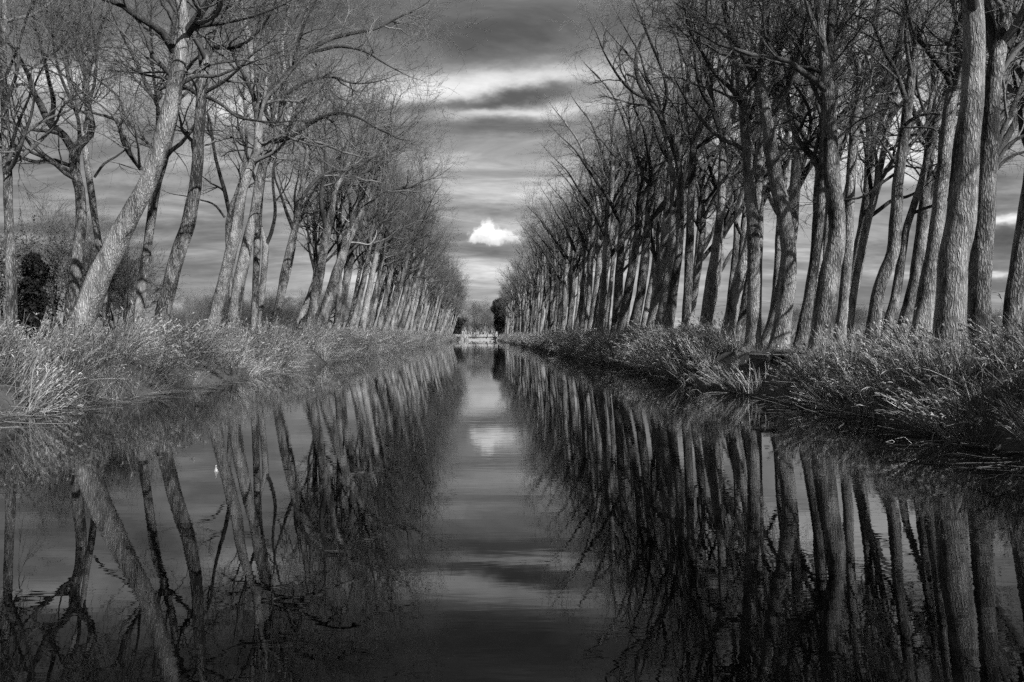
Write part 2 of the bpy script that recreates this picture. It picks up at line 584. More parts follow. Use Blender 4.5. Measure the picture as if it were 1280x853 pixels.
def crown_geo(axes, rs, zmin, n1=22, c2=7, c3=7, c4=5, len1=1.0, fat=1.0):
    """everything finer than the trunk and its limbs: branches, twigs and twig tips"""
    AX = [resample(p, r, 24, False) for p, r in axes]
    par = np.stack([a[0] for a in AX]); prad = np.stack([a[1] for a in AX])
    above = par[:, :, 2] > zmin
    t0 = np.where(above.any(1), above.argmax(1) / 23.0, 1.0)
    L = np.array([a[2] for a in AX]) * (1 - t0)
    tot = L.sum()
    n1 = min(n1, tot * 1.1)
    counts = np.round(L / max(tot, .1) * n1 + rs.uniform(-.3, .3, len(L))).astype(int).clip(0)
    t0 = np.minimum(t0, .96)
    g = Geo()
    p1, r1, _ = grow(par, prad, counts, t0, (28, 64), lambda pr, t, s: len1 * s.uniform(.7, 1.2, len(pr)) * np.clip(2.2 + 17 * pr, 1.8, 6.4), 0.06, 0.20, 10, 0.0200 * fat, rs)
    g.tubes(p1, r1, 6)
    # the tips of the axes carry branches too
    P = np.concatenate([p1, np.stack([resample(a[0][14:], a[1][14:], 10, False)[0] for a in AX])])
    R = np.concatenate([r1, np.stack([resample(a[0][14:], a[1][14:], 10, False)[1] for a in AX])])
    p2, r2, _ = grow(P, R, np.full(len(P), c2) + rs.integers(-1, 2, len(P)), np.full(len(P), .12), (25, 66), lambda pr, t, s: len1 * s.uniform(.7, 1.4, len(pr)) * (2.9 - 1.3 * t), 0.05, 0.22, 7, 0.0135 * fat, rs, .008 * fat)
    g.tubes(p2, r2, 4)
    p3, r3, _ = grow(p2, r2, np.full(len(p2), c3) + rs.integers(-1, 2, len(p2)), np.full(len(p2), .10), (20, 60), lambda pr, t, s: s.uniform(.7, 1.4, len(pr)) * (1.75 - .7 * t), 0.04, 0.17, 5, 0.0085 * fat, rs, 0.008 * fat)
    g.tubes(p3, r3, 3)
    if c4:
        p4, r4, _ = grow(p3, r3, np.full(len(p3), c4) + rs.integers(-1, 2, len(p3)), np.full(len(p3), .15), (20, 60), lambda pr, t, s: s.uniform(.6, 1.4, len(pr)) * (.95 - .25 * t), 0.03, 0.12, 3, 0.006, rs, 0.007)
        g.tubes(p4, r4, 3)
    return g


def axis_mesh(name, pts, rad, rs, k=12, step=0.45, flare=False, rough=0.05):
    n = int(np.clip(np.linalg.norm(np.diff(np.array(pts), axis=0), axis=1).sum() / step, 6, 60))
    P, R, L = resample(pts, rad, n)
    s = np.linspace(0, L, n)
    ph = rs.uniform(0, 6.3, 6)
    a = np.arange(k) * 2 * math.pi / k
    lump = 1 + rough * (np.sin(s[:, None] * 1.1 + ph[0] + a[None] * 2) + .8 * np.sin(s[:, None] * 2.3 + ph[1] - a[None] * 3) + .6 * np.sin(s[:, None] * 4.1 + ph[2] + a[None]))
    rr = R[:, None] * lump
    if flare:
        h = np.clip(1 - s / 1.3, 0, 1)[:, None] ** 2
        rr = rr * (1 + h * (0.28 + 0.22 * np.sin(a[None] * 4 + ph[3]) + .1 * np.sin(a[None] * 7 + ph[4])))
    g = Geo()
    g.tubes(P[None], rr[None], k)
    return g.mesh(name)


def traced_tree(name, label, group, Y, trunk, limbs, zmin=6.0, dens=1.0, dead=(), seed=0, k=14, cat='tree', dy0=0.0, len1=1.0):
    """a tree whose trunk and limbs follow what the photograph shows, at depth Y"""
    rs = np.random.default_rng(1000 + seed)
    base = at(trunk[0][0], trunk[0][1], Y); base[2] = GZ
    root = empty(name, base)
    tag(root, label, cat, group)

    def unp(path, yoff, slope):
        pts, rad = [], []
        acc = 0.0
        last = None
        for (u, v, w) in path:
            p = at(u, v, Y)
            if last is not None:
                acc += np.linalg.norm(p - last)
            last = p
            yy = Y + yoff + slope * acc
            pts.append(at(u, v, yy) - base)
            rad.append(0.5 * w * yy / F)
        return pts, rad

    tp, tr = unp(trunk, 0.0, dy0)
    foot = np.array([tp[0][0] - 0.10 * (tp[1][0] - tp[0][0]), tp[0][1], -0.25])
    if tp[0][2] > -0.1:
        tp = [foot] + tp; tr = [tr[0] * 1.05] + tr
    tp, tr = extend(tp, tr, rs)
    axes = [(np.array(tp), np.array(tr))]
    obj('trunk', axis_mesh('trunk', tp, tr, rs, k, 0.4, True), BARK, root)
    tpa = np.array(tp)
    for li, path in enumerate(limbs):
        # start on the trunk or limb nearest in the picture
        s = at(path[0][0], path[0][1], Y) - base
        best = None
        for ax in axes:
            dd = np.hypot(ax[0][:, 0] - s[0], ax[0][:, 2] - s[2])
            i = int(dd.argmin())
            if best is None or dd[i] < best[0]:
                best = (dd[i], ax[0][i][1])
        lp, lr = unp(path, best[1], rs.uniform(.15, .45) * rs.choice((-1, 1)))
        if li in dead:
            lr = [r * .6 for r in lr]
        else:
            lp, lr = extend(lp, lr, rs)
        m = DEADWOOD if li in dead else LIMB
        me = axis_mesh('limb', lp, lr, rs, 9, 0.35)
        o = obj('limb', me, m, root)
        if li in dead:
            o['label'] = 'pale dead limb without bark'
        else:
            axes.append((np.array(lp), np.array(lr)))
    g = crown_geo(axes, rs, zmin - GZ, int((22 if trunk[0][0] < 600 else 19) * dens), 6, 4, 2, len1)
    o = obj('crown', g.mesh('crown'), TWIG, root)
    o['kind'] = 'stuff'
    return root


def generic_tree(seed, H, lean, bow, fork, r0, dens=1.0, len1=1.0):
    """(trunk mesh, limb meshes, crown mesh) of one poplar leaning towards +X"""
    rs = np.random.default_rng(500 + seed)
    pts, rad = [np.array([0, 0, -.25])], [r0]
    n = 10
    p = np.array([0., 0., 0.])
    ph = rs.uniform(0, 6.3)
    pts.append(p.copy()); rad.append(r0)
    for j in range(1, n + 1):
        t = j / n
        a = lean + bow * (t - .4) + 0.05 * math.sin(ph + 5 * t)
        p = p + np.array([math.sin(a), 0.05 * math.sin(ph * 2 + 4 * t), math.cos(a)]) * (fork / n)
        pts.append(p.copy()); rad.append(r0 * (1 - .38 * t))
    main, mr = list(pts), list(rad)
    axes = []
    # leader goes on from the trunk
    d = pts[-1] - pts[-2]; d /= np.linalg.norm(d)
    L = H - fork
    for j in range(1, 11):
        d = d + np.array([rs.normal() * .10, rs.normal() * .10, .06]); d /= np.linalg.norm(d)
        main.append(main[-1] + d * L / 10); mr.append(max(r0 * .62 * (1 - j / 10) ** .9, .008))
    axes.append((np.array(main), np.array(mr)))
    limbs = []
    for q in range(rs.integers(4, 7)):
        t = rs.uniform(.72, 1.25) if q else 1.0
        i = int(np.clip(t * 11, 6, 16))
        s = main[i]; rr = mr[i]
        az = rs.uniform(0, 6.3) if q else rs.choice((0.2, 3.0)) + rs.normal() * .4
        sp = rs.uniform(.35, .75)
        d = np.array([math.cos(az) * math.sin(sp), math.sin(az) * math.sin(sp), math.cos(sp)])
        Ll = rs.uniform(.45, .8) * (H - s[2]) * (1.0 if q else 1.15)
        lp, lr = [s], [rr * rs.uniform(.5, .75)]
        for j in range(1, 10):
            d = d + np.array([rs.normal() * .15, rs.normal() * .15, .05]); d /= np.linalg.norm(d)
            lp.append(lp[-1] + d * Ll / 9); lr.append(max(lr[0] * (1 - j / 9) ** .9, .007))
        axes.append((np.array(lp), np.array(lr)))
        limbs.append(axis_mesh('limb', lp, lr, rs, 7, .6))
    tm = axis_mesh('trunk', main, mr, rs, 10, .55, True)
    g = crown_geo(axes, rs, fork * .84, int(22 * dens), 6, 4, 1, len1)
    cm = g.mesh('crown')
    far = crown_geo(axes, np.random.default_rng(900 + seed), fork * .84, 16, 6, 3, 0, len1, 2.0).mesh('crown')
    far.materials.append(TWIG)
    tm.materials.append(BARK)
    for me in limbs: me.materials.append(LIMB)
    cm.materials.append(TWIG)
    return tm, limbs, cm, far


def place_generic(kit, name, label, group, x, y, rz, sc):
    tm, limbs, cm, far = kit
    if y > 125: cm = far          # too far off for single twigs to show
    root = empty(name, (x, y, GZ))
    root.rotation_euler = (0, 0, rz)
    root.scale = (sc, sc, sc)
    tag(root, label, 'tree', group)
    obj('trunk', tm, None, root)
    for l in limbs:
        obj('limb', l, None, root)
    c = obj('crown', cm, None, root)
    c['kind'] = 'stuff'
    return root


# trees whose trunks stand out one by one: (label, row, depth, trunk, limbs, options); pixels are u, v, width
LF, LB, RF, RB = ('poplars of the left waterside row', 'poplars of the left back row', 'poplars of the right waterside row', 'poplars of the right back row')
TRACED = [
    ('slim dark straight poplar at the far left edge, in front of the leafy shrubs', LB, 33.0,
     [(15, 412, 13), (14, 360, 12), (12, 300, 11), (10, 240, 10.5), (8, 180, 10), (5, 120, 9), (4, 60, 8), (6, 0, 7), (9, -70, 5)],
     [[(11, 198, 5), (20, 162, 4), (34, 128, 3), (48, 95, 2)], [(9, 190, 4), (-4, 160, 3), (-20, 130, 3)], [(6, 100, 4), (22, 60, 3), (34, 20, 3), (48, -10, 2)]], dict(zmin=7.0)),
    ('dark poplar forking low into two crooked limbs, left of the big slanting trunk', LB, 37.7,
     [(85, 412, 15), (95, 340, 13.5), (101, 280, 12.5), (100, 240, 12.5), (94, 215, 12.5), (93, 192, 13), (101, 180, 10), (112, 170, 8.5), (115, 158, 8.5), (110, 135, 8), (107, 108, 8.5), (110, 85, 8), (105, 62, 7), (97, 38, 6), (90, 10, 6), (84, -50, 4)],
     [[(93, 192, 10), (80, 170, 9.5), (63, 155, 9), (50, 130, 8), (42, 116, 7), (36, 95, 6), (26, 76, 5), (12, 55, 4)], [(63, 154, 6), (67, 130, 6), (62, 104, 5), (52, 62, 4), (42, 20, 3)],
      [(110, 86, 5), (119, 70, 4.5), (123, 48, 4), (126, 33, 3), (132, 22, 3)], [(91, 209, 5), (66, 200, 5), (46, 203, 4.5), (22, 195, 3.5), (4, 186, 3)], [(99, 180, 5), (98, 150, 4), (86, 120, 4), (74, 90, 3.5), (66, 50, 3)]], dict(zmin=7.2, len1=.85)),
    ('huge bright poplar trunk slanting steeply right, broadest trunk on the left bank', LF, 29.2,
     [(97, 418, 32.2), (115, 370, 28.7), (135, 325, 26.1), (160, 275, 24.4), (180, 238, 22.6), (198, 190, 20.9), (212, 140, 20.0), (220, 100, 18.3), (227, 60, 17.0), (231, 30, 15.7), (226, 0, 13.1), (222, -60, 10.4), (230, -120, 7.0)],
     [[(218, 66, 11), (205, 43, 10), (188, 30, 9), (170, 20, 7.5), (154, 8, 6), (138, 2, 5), (112, -6, 4)], [(214, 95, 6), (200, 80, 6), (190, 68, 5), (183, 48, 4), (174, 28, 3.5), (170, 0, 3)],
      [(231, 44, 12), (247, 22, 10), (258, 6, 9), (276, -14, 7), (300, -30, 5)], [(230, 42, 6), (250, 33, 5), (272, 30, 4.5), (300, 25, 3.5)],
      [(177, 212, 6), (160, 190, 5.5), (152, 172, 5), (149, 155, 5), (138, 146, 4), (120, 144, 3), (112, 136, 2.5)], [(150, 158, 4), (155, 140, 4), (147, 120, 3), (130, 106, 2.5)],
      [(222, 108, 6), (245, 95, 5), (268, 96, 4), (290, 88, 3)]], dict(zmin=7.5, k=20, len1=.9)),
    ('slim dark poplar directly right of the huge slanting trunk', LB, 45.4,
     [(172, 412, 13), (179, 345, 11.5), (187, 290, 11), (194, 240, 10.5), (205, 200, 10), (214, 165, 9.5), (218, 140, 9), (219, 100, 8), (214, 60, 7), (220, 10, 6), (226, -40, 4)],
     [[(204, 202, 5), (197, 172, 5), (197, 132, 5), (186, 114, 4.5), (176, 90, 4), (165, 68, 3)], [(198, 140, 4), (192, 95, 3.5), (190, 60, 3)]], dict(zmin=9.0)),
    ('thin dark poplar passing behind the huge slanting trunk, right of the low-forking one', 'poplars behind the left rows', 52.0,
     [(133, 402, 9), (128, 340, 9), (121, 290, 8.5), (114, 240, 8), (108, 200, 7), (104, 170, 7), (97, 130, 6), (86, 100, 5), (80, 60, 4)],
     [[(118, 222, 3), (130, 205, 3), (145, 196, 2.5)], [(104, 170, 4), (112, 130, 4), (120, 90, 3), (118, 50, 3)]], dict(zmin=13.5)),
    ('bright poplar leaning right, second trunk right of the huge slanting one', LF, 36.2,
     [(199, 416, 20), (210, 365, 18.5), (222, 320, 17.5), (235, 280, 16.5), (243, 240, 15.5), (247, 200, 14.5), (249, 160, 13), (252, 121, 12), (255, 93, 11), (260, 67, 10), (264, 45, 9), (270, 32, 8), (288, 20, 7), (300, -10, 6), (308, -50, 4)],
     [[(254, 96, 8), (251, 62, 7.5), (249, 44, 7), (258, 28, 7), (271, 12, 6), (280, -8, 6), (288, -50, 4)], [(251, 122, 6), (238, 112, 5.5), (229, 108, 5), (214, 100, 4)], [(252, 118, 5), (266, 110, 4.5), (280, 102, 4)],
      [(255, 96, 5), (242, 94, 4), (230, 92, 4)], [(256, 120, 5), (276, 130, 4.5), (296, 146, 3.5), (314, 150, 3)], [(262, 58, 5), (290, 60, 4), (312, 50, 4), (330, 30, 3)]], dict(dens=1.45, zmin=8.5, k=16)),
    ('leaning poplar with a long bough reaching out over the water on the left', LF, 43.6,
     [(266, 414, 16), (275, 370, 15), (285, 330, 14.5), (295, 290, 13.5), (300, 255, 12.5), (307, 225, 11.5), (315, 205, 10.5), (322, 183, 10), (323, 150, 9.5), (318, 118, 8.5), (315, 80, 7.5), (311, 48, 6.5), (302, 10, 5)],
     [[(322, 148, 9), (335, 118, 8), (350, 104, 7.5), (366, 84, 7), (384, 66, 6.5), (410, 50, 5.5), (440, 42, 4.5), (470, 36, 3.5), (494, 24, 2.5)], [(384, 66, 4), (405, 62, 4), (425, 58, 4), (455, 64, 3), (478, 78, 2)],
      [(320, 130, 5), (308, 100, 4.5), (294, 75, 4), (285, 45, 3)], [(366, 84, 4), (374, 50, 4), (384, 22, 3), (398, -5, 3)]], dict(dens=1.45, zmin=9.5)),
    ('leaning poplar with mottled bark close beside the marker plate', LF, 47.6,
     [(290, 413, 18), (299, 355, 15), (309, 305, 13.5), (319, 262, 12), (326, 218, 11), (334, 190, 10), (345, 168, 9), (352, 140, 8), (356, 100, 7), (352, 60, 6), (360, 20, 4)],
     [[(340, 178, 6), (362, 172, 5.5), (380, 160, 5), (402, 147, 4.5), (426, 142, 4), (450, 148, 3), (470, 160, 2.5)], [(346, 165, 5), (332, 140, 5), (330, 100, 4), (322, 60, 3)], [(354, 120, 5), (380, 104, 4), (410, 96, 3.5), (440, 104, 2.5)]], dict(dens=1.45, zmin=11.5)),
    ('thin dark poplar with a Y-shaped fork behind the leaning pair on the left', LB, 66.0,
     [(291, 404, 6.5), (287, 340, 6.5), (285, 292, 7), (288, 265, 7), (296, 242, 5.5), (303, 218, 5), (308, 180, 4), (306, 140, 3)],
     [[(287, 268, 5), (281, 240, 5), (273, 212, 4.5), (268, 190, 4), (262, 150, 3)], [(281, 272, 3), (268, 256, 2.5), (250, 250, 2)]], dict(zmin=13.5, k=9, dens=.8)),
    ('straight pale poplar just right of the leaning mottled pair', LF, 55.0,
     [(318, 412, 9.5), (320, 350, 9), (322, 290, 8.5), (325, 250, 8), (330, 210, 7.5), (338, 170, 6.5), (344, 120, 5), (348, 80, 4)],
     [[(326, 240, 4), (315, 215, 4), (305, 180, 3)]], dict(dens=1.45, zmin=14, k=10)),
    ('dark forked poplar between the straight pale one and a leaning pale one', LB, 70.0,
     [(323, 408, 8), (329, 350, 8), (332, 310, 8.5), (331, 300, 7), (326, 285, 5), (324, 262, 4.5), (328, 230, 4), (335, 190, 3.5), (342, 150, 2.5)],
     [[(332, 308, 5), (340, 288, 4.5), (344, 262, 4), (341, 220, 3.2), (349, 175, 2.5)]], dict(zmin=13, k=9, dens=.8)),
    ('leaning pale poplar left of two dark thin ones in the left rows', LF, 57.5,
     [(344, 413, 11), (354, 352, 10), (362, 312, 9), (368, 288, 8), (373, 258, 7.5), (380, 220, 6.5), (385, 180, 5)],
     [[(368, 290, 5), (358, 265, 4), (350, 240, 3)], [(374, 255, 5), (390, 230, 4.5), (412, 215, 4), (440, 212, 3)]], dict(dens=1.45, zmin=13.5, k=10)),
    ('sunlit stout poplar forking into a narrow Y at mid height, left bank', LF, 68.0,
     [(387, 416, 14.5), (393, 380, 13), (399, 345, 12), (405, 312, 11), (409, 288, 10), (415, 262, 8), (420, 235, 7), (430, 218, 6), (440, 190, 5)],
     [[(408, 288, 7), (403, 265, 6), (401, 245, 5), (406, 215, 4)], [(418, 240, 4), (438, 222, 4), (460, 214, 3)]], dict(dens=1.45, zmin=13.5, k=12)),
    ('sunlit leaning poplar with pale dead limbs over the left bank', LF, 72.5,
     [(398, 416, 15), (411, 375, 13.5), (420, 345, 12.5), (428, 320, 11.5), (435, 300, 10), (445, 282, 8.5), (455, 262, 7), (463, 248, 6), (470, 220, 5)],
     [[(437, 303, 4), (450, 304, 3.5), (462, 306, 3), (469, 297, 2.5), (471, 288, 2)], [(446, 281, 3), (435, 277, 2.5), (426, 268, 2.2), (422, 258, 2)], [(440, 292, 5), (438, 265, 4), (437, 250, 3), (430, 228, 3)], [(460, 255, 5), (478, 240, 4), (500, 236, 3)]], dict(dens=1.45, zmin=13.5, k=12, dead=(0, 1))),
    # right bank
    ('massive furrowed poplar with a bright right side, thickest trunk on the right', RF, 19.7,
     [(1187, 440, 42), (1188, 385, 36), (1192, 330, 33.5), (1200, 280, 32), (1204, 240, 31), (1208, 190, 30), (1213, 140, 28), (1217, 90, 26), (1218, 40, 24), (1216, 0, 22), (1214, -60, 19), (1222, -130, 15)],
     [[(1217, -20, 12), (1200, -60, 10), (1180, -110, 7)], [(1218, -60, 12), (1240, -110, 9), (1270, -160, 7)]], dict(zmin=9.0, k=22, dens=.7)),
    ('dark poplar splitting into three limbs, hard behind the massive furrowed trunk', RB, 24.0,
     [(1220, 432, 29), (1224, 375, 26.5), (1228, 305, 25), (1232, 240, 23), (1236, 180, 21.5), (1240, 120, 20.5), (1246, 74, 20), (1253, 42, 14), (1259, 8, 12), (1262, -30, 10), (1262, -90, 7)],
     [[(1245, 72, 13), (1239, 50, 12), (1234, 26, 11.5), (1232, -10, 10), (1226, -60, 7)], [(1248, 76, 14), (1262, 52, 12.5), (1276, 30, 11), (1294, 8, 9), (1310, -30, 7)],
      [(1243, 190, 6), (1256, 158, 6), (1268, 130, 5.5), (1278, 104, 5), (1290, 70, 4)], [(1242, 210, 5), (1262, 180, 4.5), (1290, 164, 4)], [(1246, 212, 4), (1262, 196, 3.5), (1290, 188, 3)]], dict(zmin=7.0, k=18, dens=.9)),
    ('dark poplar cut by the right edge of the picture', RB, 25.6,
     [(1262, 430, 22), (1268, 370, 19), (1276, 310, 18), (1283, 260, 17), (1290, 200, 16), (1296, 130, 15), (1300, 60, 13), (1306, -20, 10)],
     [[(1290, 200, 7), (1278, 165, 6), (1274, 130, 5), (1268, 100, 4)]], dict(zmin=6.5, dens=.8)),
    ('dark curving poplar forking in a V, left of the massive furrowed trunk', RB, 29.0,
     [(1149, 430, 24), (1157, 375, 20.5), (1164, 332, 18.5), (1171, 285, 17.5), (1176, 240, 16), (1182, 185, 15), (1187, 135, 14.5), (1192, 108, 14), (1201, 95, 12), (1206, 70, 11.5), (1201, 40, 11), (1195, 8, 10), (1190, -50, 7)],
     [[(1191, 110, 8), (1180, 90, 7), (1166, 72, 6), (1151, 53, 5.5), (1141, 38, 5), (1135, 12, 4)], [(1190, 112, 7), (1196, 80, 6.5), (1197, 45, 6), (1204, 5, 5)]], dict(zmin=6.8, k=16, len1=.85)),
    ('poplar bent like an S near its foot, two trunks left of the V-forked one', RB, 34.0,
     [(1090, 424, 18), (1095, 382, 16.5), (1104, 346, 15), (1116, 316, 14.5), (1120, 272, 14), (1122, 232, 13.5), (1129, 180, 12), (1136, 122, 11), (1141, 82, 10.5), (1147, 58, 10), (1158, 34, 7.5), (1173, 12, 6.5), (1186, -14, 6), (1196, -50, 4)],
     [[(1147, 58, 7), (1139, 36, 6), (1135, 14, 5), (1130, -20, 4)], [(1133, 128, 6), (1119, 88, 5.5), (1106, 66, 5), (1096, 40, 4.5), (1091, 30, 4), (1098, 0, 3)], [(1124, 214, 4), (1112, 222, 4), (1098, 232, 3.5), (1080, 246, 3)]], dict(zmin=7.4, len1=.85)),
    ('slender crooked poplar crossing close behind the S-bent one', 'poplars behind the right rows', 40.0,
     [(1106, 420, 13), (1119, 372, 11), (1127, 322, 9.5), (1132, 290, 9), (1142, 258, 8.5), (1151, 230, 8), (1158, 202, 7), (1162, 172, 6), (1160, 146, 6), (1165, 122, 5), (1174, 90, 4)],
     [[(1139, 268, 4.5), (1152, 262, 4), (1170, 256, 4), (1196, 244, 3)], [(1152, 228, 4), (1166, 215, 3.5), (1184, 206, 3)], [(1160, 150, 4), (1152, 130, 3.5), (1146, 108, 3)]], dict(zmin=8.5, dens=.9)),
    ('dark slender poplar between the bright curved trunk and the S-bent one', 'poplars behind the right rows', 42.0,
     [(1061, 412, 10), (1069, 355, 9), (1077, 312, 8.5), (1085, 275, 9), (1092, 250, 9), (1099, 218, 8), (1105, 186, 7), (1112, 150, 6), (1122, 110, 5)],
     [[(1090, 258, 5), (1088, 230, 5), (1084, 205, 4), (1080, 175, 4)], [(1086, 272, 5), (1100, 262, 5), (1116, 250, 4.5), (1134, 246, 4), (1155, 236, 3)], [(1092, 248, 4), (1096, 205, 4), (1090, 170, 3)]], dict(zmin=8.5, dens=.9)),
    ('poplar just right of the bright curved trunk, its long limbs spreading to the right', RB, 36.8,
     [(1050, 420, 14), (1055, 370, 12.5), (1060, 312, 12), (1061, 262, 12), (1065, 205, 12), (1068, 168, 11.5), (1072, 138, 8), (1074, 108, 7.5), (1072, 80, 7), (1066, 60, 6), (1073, 38, 5), (1078, 0, 4)],
     [[(1068, 166, 9), (1080, 146, 8), (1097, 120, 7), (1112, 92, 7), (1122, 62, 6), (1128, 25, 5), (1134, -10, 4)], [(1097, 118, 5), (1118, 100, 4.5), (1134, 82, 4), (1140, 60, 3.5)], [(1076, 84, 4), (1092, 50, 4), (1098, 15, 3)], [(1062, 75, 5), (1046, 95, 5), (1040, 116, 4)]], dict(zmin=7.6, len1=.85)),
    ('bright curved poplar with a stub limb pointing left, right of the clearing', RF, 27.3,
     [(1025, 432, 25), (1031, 385, 25), (1039, 335, 24.5), (1047, 292, 22.5), (1045, 260, 20.5), (1040, 225, 19), (1038, 190, 18), (1036, 140, 17), (1033, 92, 15.5), (1028, 58, 11), (1025, 28, 10), (1022, -6, 9.5), (1018, -60, 7)],
     [[(1034, 95, 11), (1037, 55, 9.5), (1040, 10, 9), (1046, -40, 7)], [(1026, 90, 6), (1008, 84, 5.5), (992, 84, 5), (979, 83, 4.5), (972, 71, 4), (963, 60, 3.5), (956, 40, 2.5)], [(1027, 130, 5), (1016, 108, 5), (1010, 86, 4)]], dict(zmin=8.0, k=18, len1=.9)),
    ('slim poplar leaning right behind the bright curved trunk, forking to the left', RB, 32.5,
     [(1001, 432, 16), (1011, 372, 13), (1019, 322, 12.5), (1025, 282, 12), (1027, 240, 11.5), (1025, 212, 11), (1014, 194, 8.5), (1001, 180, 7.5), (992, 163, 6.5), (988, 143, 6), (984, 110, 5), (992, 70, 4)],
     [[(1026, 215, 8), (1030, 180, 7), (1028, 140, 6), (1034, 90, 5)], [(1005, 184, 4), (1018, 172, 4), (1034, 160, 3)]], dict(zmin=8.0)),
    ('stout bowed poplar standing at the edge of the bare clearing, right bank', RF, 31.2,
     [(973, 437, 24), (980, 392, 20), (986, 345, 19), (985, 302, 18.5), (979, 262, 18), (970, 225, 17), (963, 180, 16), (958, 142, 15.5), (952, 112, 14), (954, 80, 11), (956, 40, 10.5), (958, 0, 9.5), (962, -50, 7)],
     [[(953, 114, 11), (942, 92, 9.5), (930, 70, 9), (921, 54, 8), (912, 38, 7.5), (906, 12, 6.5), (900, -30, 5)], [(956, 60, 6), (974, 62, 6.5), (984, 40, 6.5), (997, 18, 6), (985, 2, 5), (978, -20, 4)], [(960, 150, 5), (976, 130, 5), (990, 100, 5), (1000, 60, 4), (1008, 20, 3)]], dict(zmin=8.2, k=16, len1=.9)),
    ('straight pale poplar left of the clearing, thin dark trunk tight at its right', RF, 34.4,
     [(941, 436, 19), (942, 392, 17), (942, 342, 16), (942, 302, 15), (940, 262, 14.5), (936, 220, 13.5), (932, 172, 12), (929, 130, 11.5), (924, 92, 10), (917, 60, 9), (910, 28, 8), (904, -10, 7)],
     [[(930, 140, 6), (920, 118, 6), (906, 104, 5.5), (892, 90, 5), (880, 70, 4)], [(932, 160, 6), (942, 134, 6), (950, 108, 5), (948, 70, 4)]], dict(zmin=8.5, k=14, len1=.9)),
    ('leaning poplar whose trunk crosses behind the straight pale one, right bank', RF, 40.5,
     [(909, 426, 17), (918, 375, 15.5), (928, 333, 14.5), (937, 302, 13.5), (945, 255, 12), (949, 205, 11.5), (951, 160, 10), (948, 120, 9), (940, 80, 8), (944, 30, 6)],
     [[(946, 250, 5), (960, 232, 5), (968, 222, 4)], [(950, 170, 6), (964, 150, 6), (972, 120, 5), (984, 90, 4)]], dict(zmin=9.0)),
    ('thin dark poplar tight against the right side of the straight pale one', RB, 47.0,
     [(947, 430, 8.5), (948, 370, 8), (950, 300, 7.5), (951, 240, 7), (954, 190, 6), (960, 140, 5), (958, 90, 4)],
     [[(951, 230, 4), (972, 196, 4), (986, 160, 3)]], dict(zmin=12, k=9)),
    ('dark forked poplar left of the leaning crossing trunks, right waterside row', RF, 41.6,
     [(880, 420, 17), (888, 360, 14), (895, 315, 12.5), (899, 282, 11), (902, 242, 10), (903, 205, 9.5), (905, 182, 9), (913, 152, 6.5), (920, 125, 6), (916, 90, 5), (922, 40, 4)],
     [[(905, 184, 7), (897, 156, 6.5), (892, 140, 6), (888, 100, 5.5), (890, 60, 5), (884, 15, 4)], [(894, 142, 5), (876, 112, 4.5), (868, 70, 4)]], dict(zmin=11.5, k=12)),
    ('straight dark poplar with a wide fork, third trunk left of the straight pale one', RF, 45.4,
     [(857, 418, 13), (860, 360, 11), (862, 302, 10), (864, 242, 9.5), (866, 200, 9), (867, 180, 8.5), (862, 160, 6.5), (859, 120, 6), (862, 80, 5), (866, 30, 4)],
     [[(867, 182, 6.5), (876, 160, 6), (888, 138, 5.5), (884, 100, 4.5), (874, 60, 4)], [(864, 190, 4), (878, 180, 4), (894, 168, 3)]], dict(zmin=11.5, k=12)),
    ('poplar with a crooked bough sweeping left towards the water, right waterside row', RF, 49.2,
     [(835, 416, 13), (843, 355, 11), (849, 312, 10), (850, 272, 9), (851, 232, 8.5), (848, 206, 8), (846, 180, 6), (852, 150, 5.5), (856, 110, 5), (850, 60, 4)],
     [[(848, 206, 7), (840, 180, 6.5), (826, 147, 6.5), (811, 124, 6), (798, 101, 5.5), (795, 76, 5), (799, 58, 4), (806, 42, 3)], [(826, 147, 4), (834, 120, 4), (826, 84, 3.5), (812, 50, 3)], [(811, 125, 3.5), (792, 116, 3.5), (776, 100, 3), (764, 82, 2.5)]], dict(zmin=12, k=12)),
]
for i, (label, grp, Y, trunk, limbs, opt) in enumerate(TRACED):
    traced_tree('poplar_tree', label, grp, Y, trunk, limbs, seed=i, **opt)

R = math.radians
KITS_L = [generic_tree(1, 25.5, R(18), R(-4), 12.5, .43, 1.15), generic_tree(2, 24.5, R(14), R(6), 12.0, .40, 1.15), generic_tree(3, 26.0, R(21), R(-8), 13.5, .45, 1.15), generic_tree(4, 24.0, R(16), R(0), 12.5, .37, 1.15)]
KITS_R = [generic_tree(5, 27.0, R(8), R(-8), 13.0, .42, 1.0, .78), generic_tree(6, 26.0, R(5), R(2), 14.0, .38, 1.0, .78), generic_tree(7, 28.0, R(10), R(-9), 12.5, .44, 1.0, .78), generic_tree(8, 25.5, R(4), R(-4), 13.5, .35, 1.0, .78)]

ORD = ['first', 'second', 'third', 'fourth', 'fifth', 'sixth', 'seventh', 'eighth', 'ninth', 'tenth', 'eleventh', 'twelfth', 'thirteenth', 'fourteenth', 'fifteenth', 'sixteenth', 'seventeenth', 'eighteenth', 'nineteenth', 'twentieth', 'twenty-first', 'twenty-second']


def row(kits, x, y0, y1, step0, step1, grp, landmark, farlabel, nlab, seed):
    rs = np.random.default_rng(seed)
    y, k = y0, 0
    while y < y1:
        kit = kits[int(rs.integers(len(kits)))]
        lab = (f'bare leaning poplar, {ORD[k]} beyond the {landmark}') if k < nlab else farlabel
        place_generic(kit, 'poplar_tree', lab, grp if k < nlab else 'far ' + grp, x + rs.normal() * .35, y, rs.normal() * .38 + rs.choice((0, 0, 0.5, -0.5)), rs.uniform(.86, 1.1))
        y += (step0 + (step1 - step0) * min(1, max(0, (y - 60) / 140))) * rs.uniform(.85, 1.15)
        k += 1


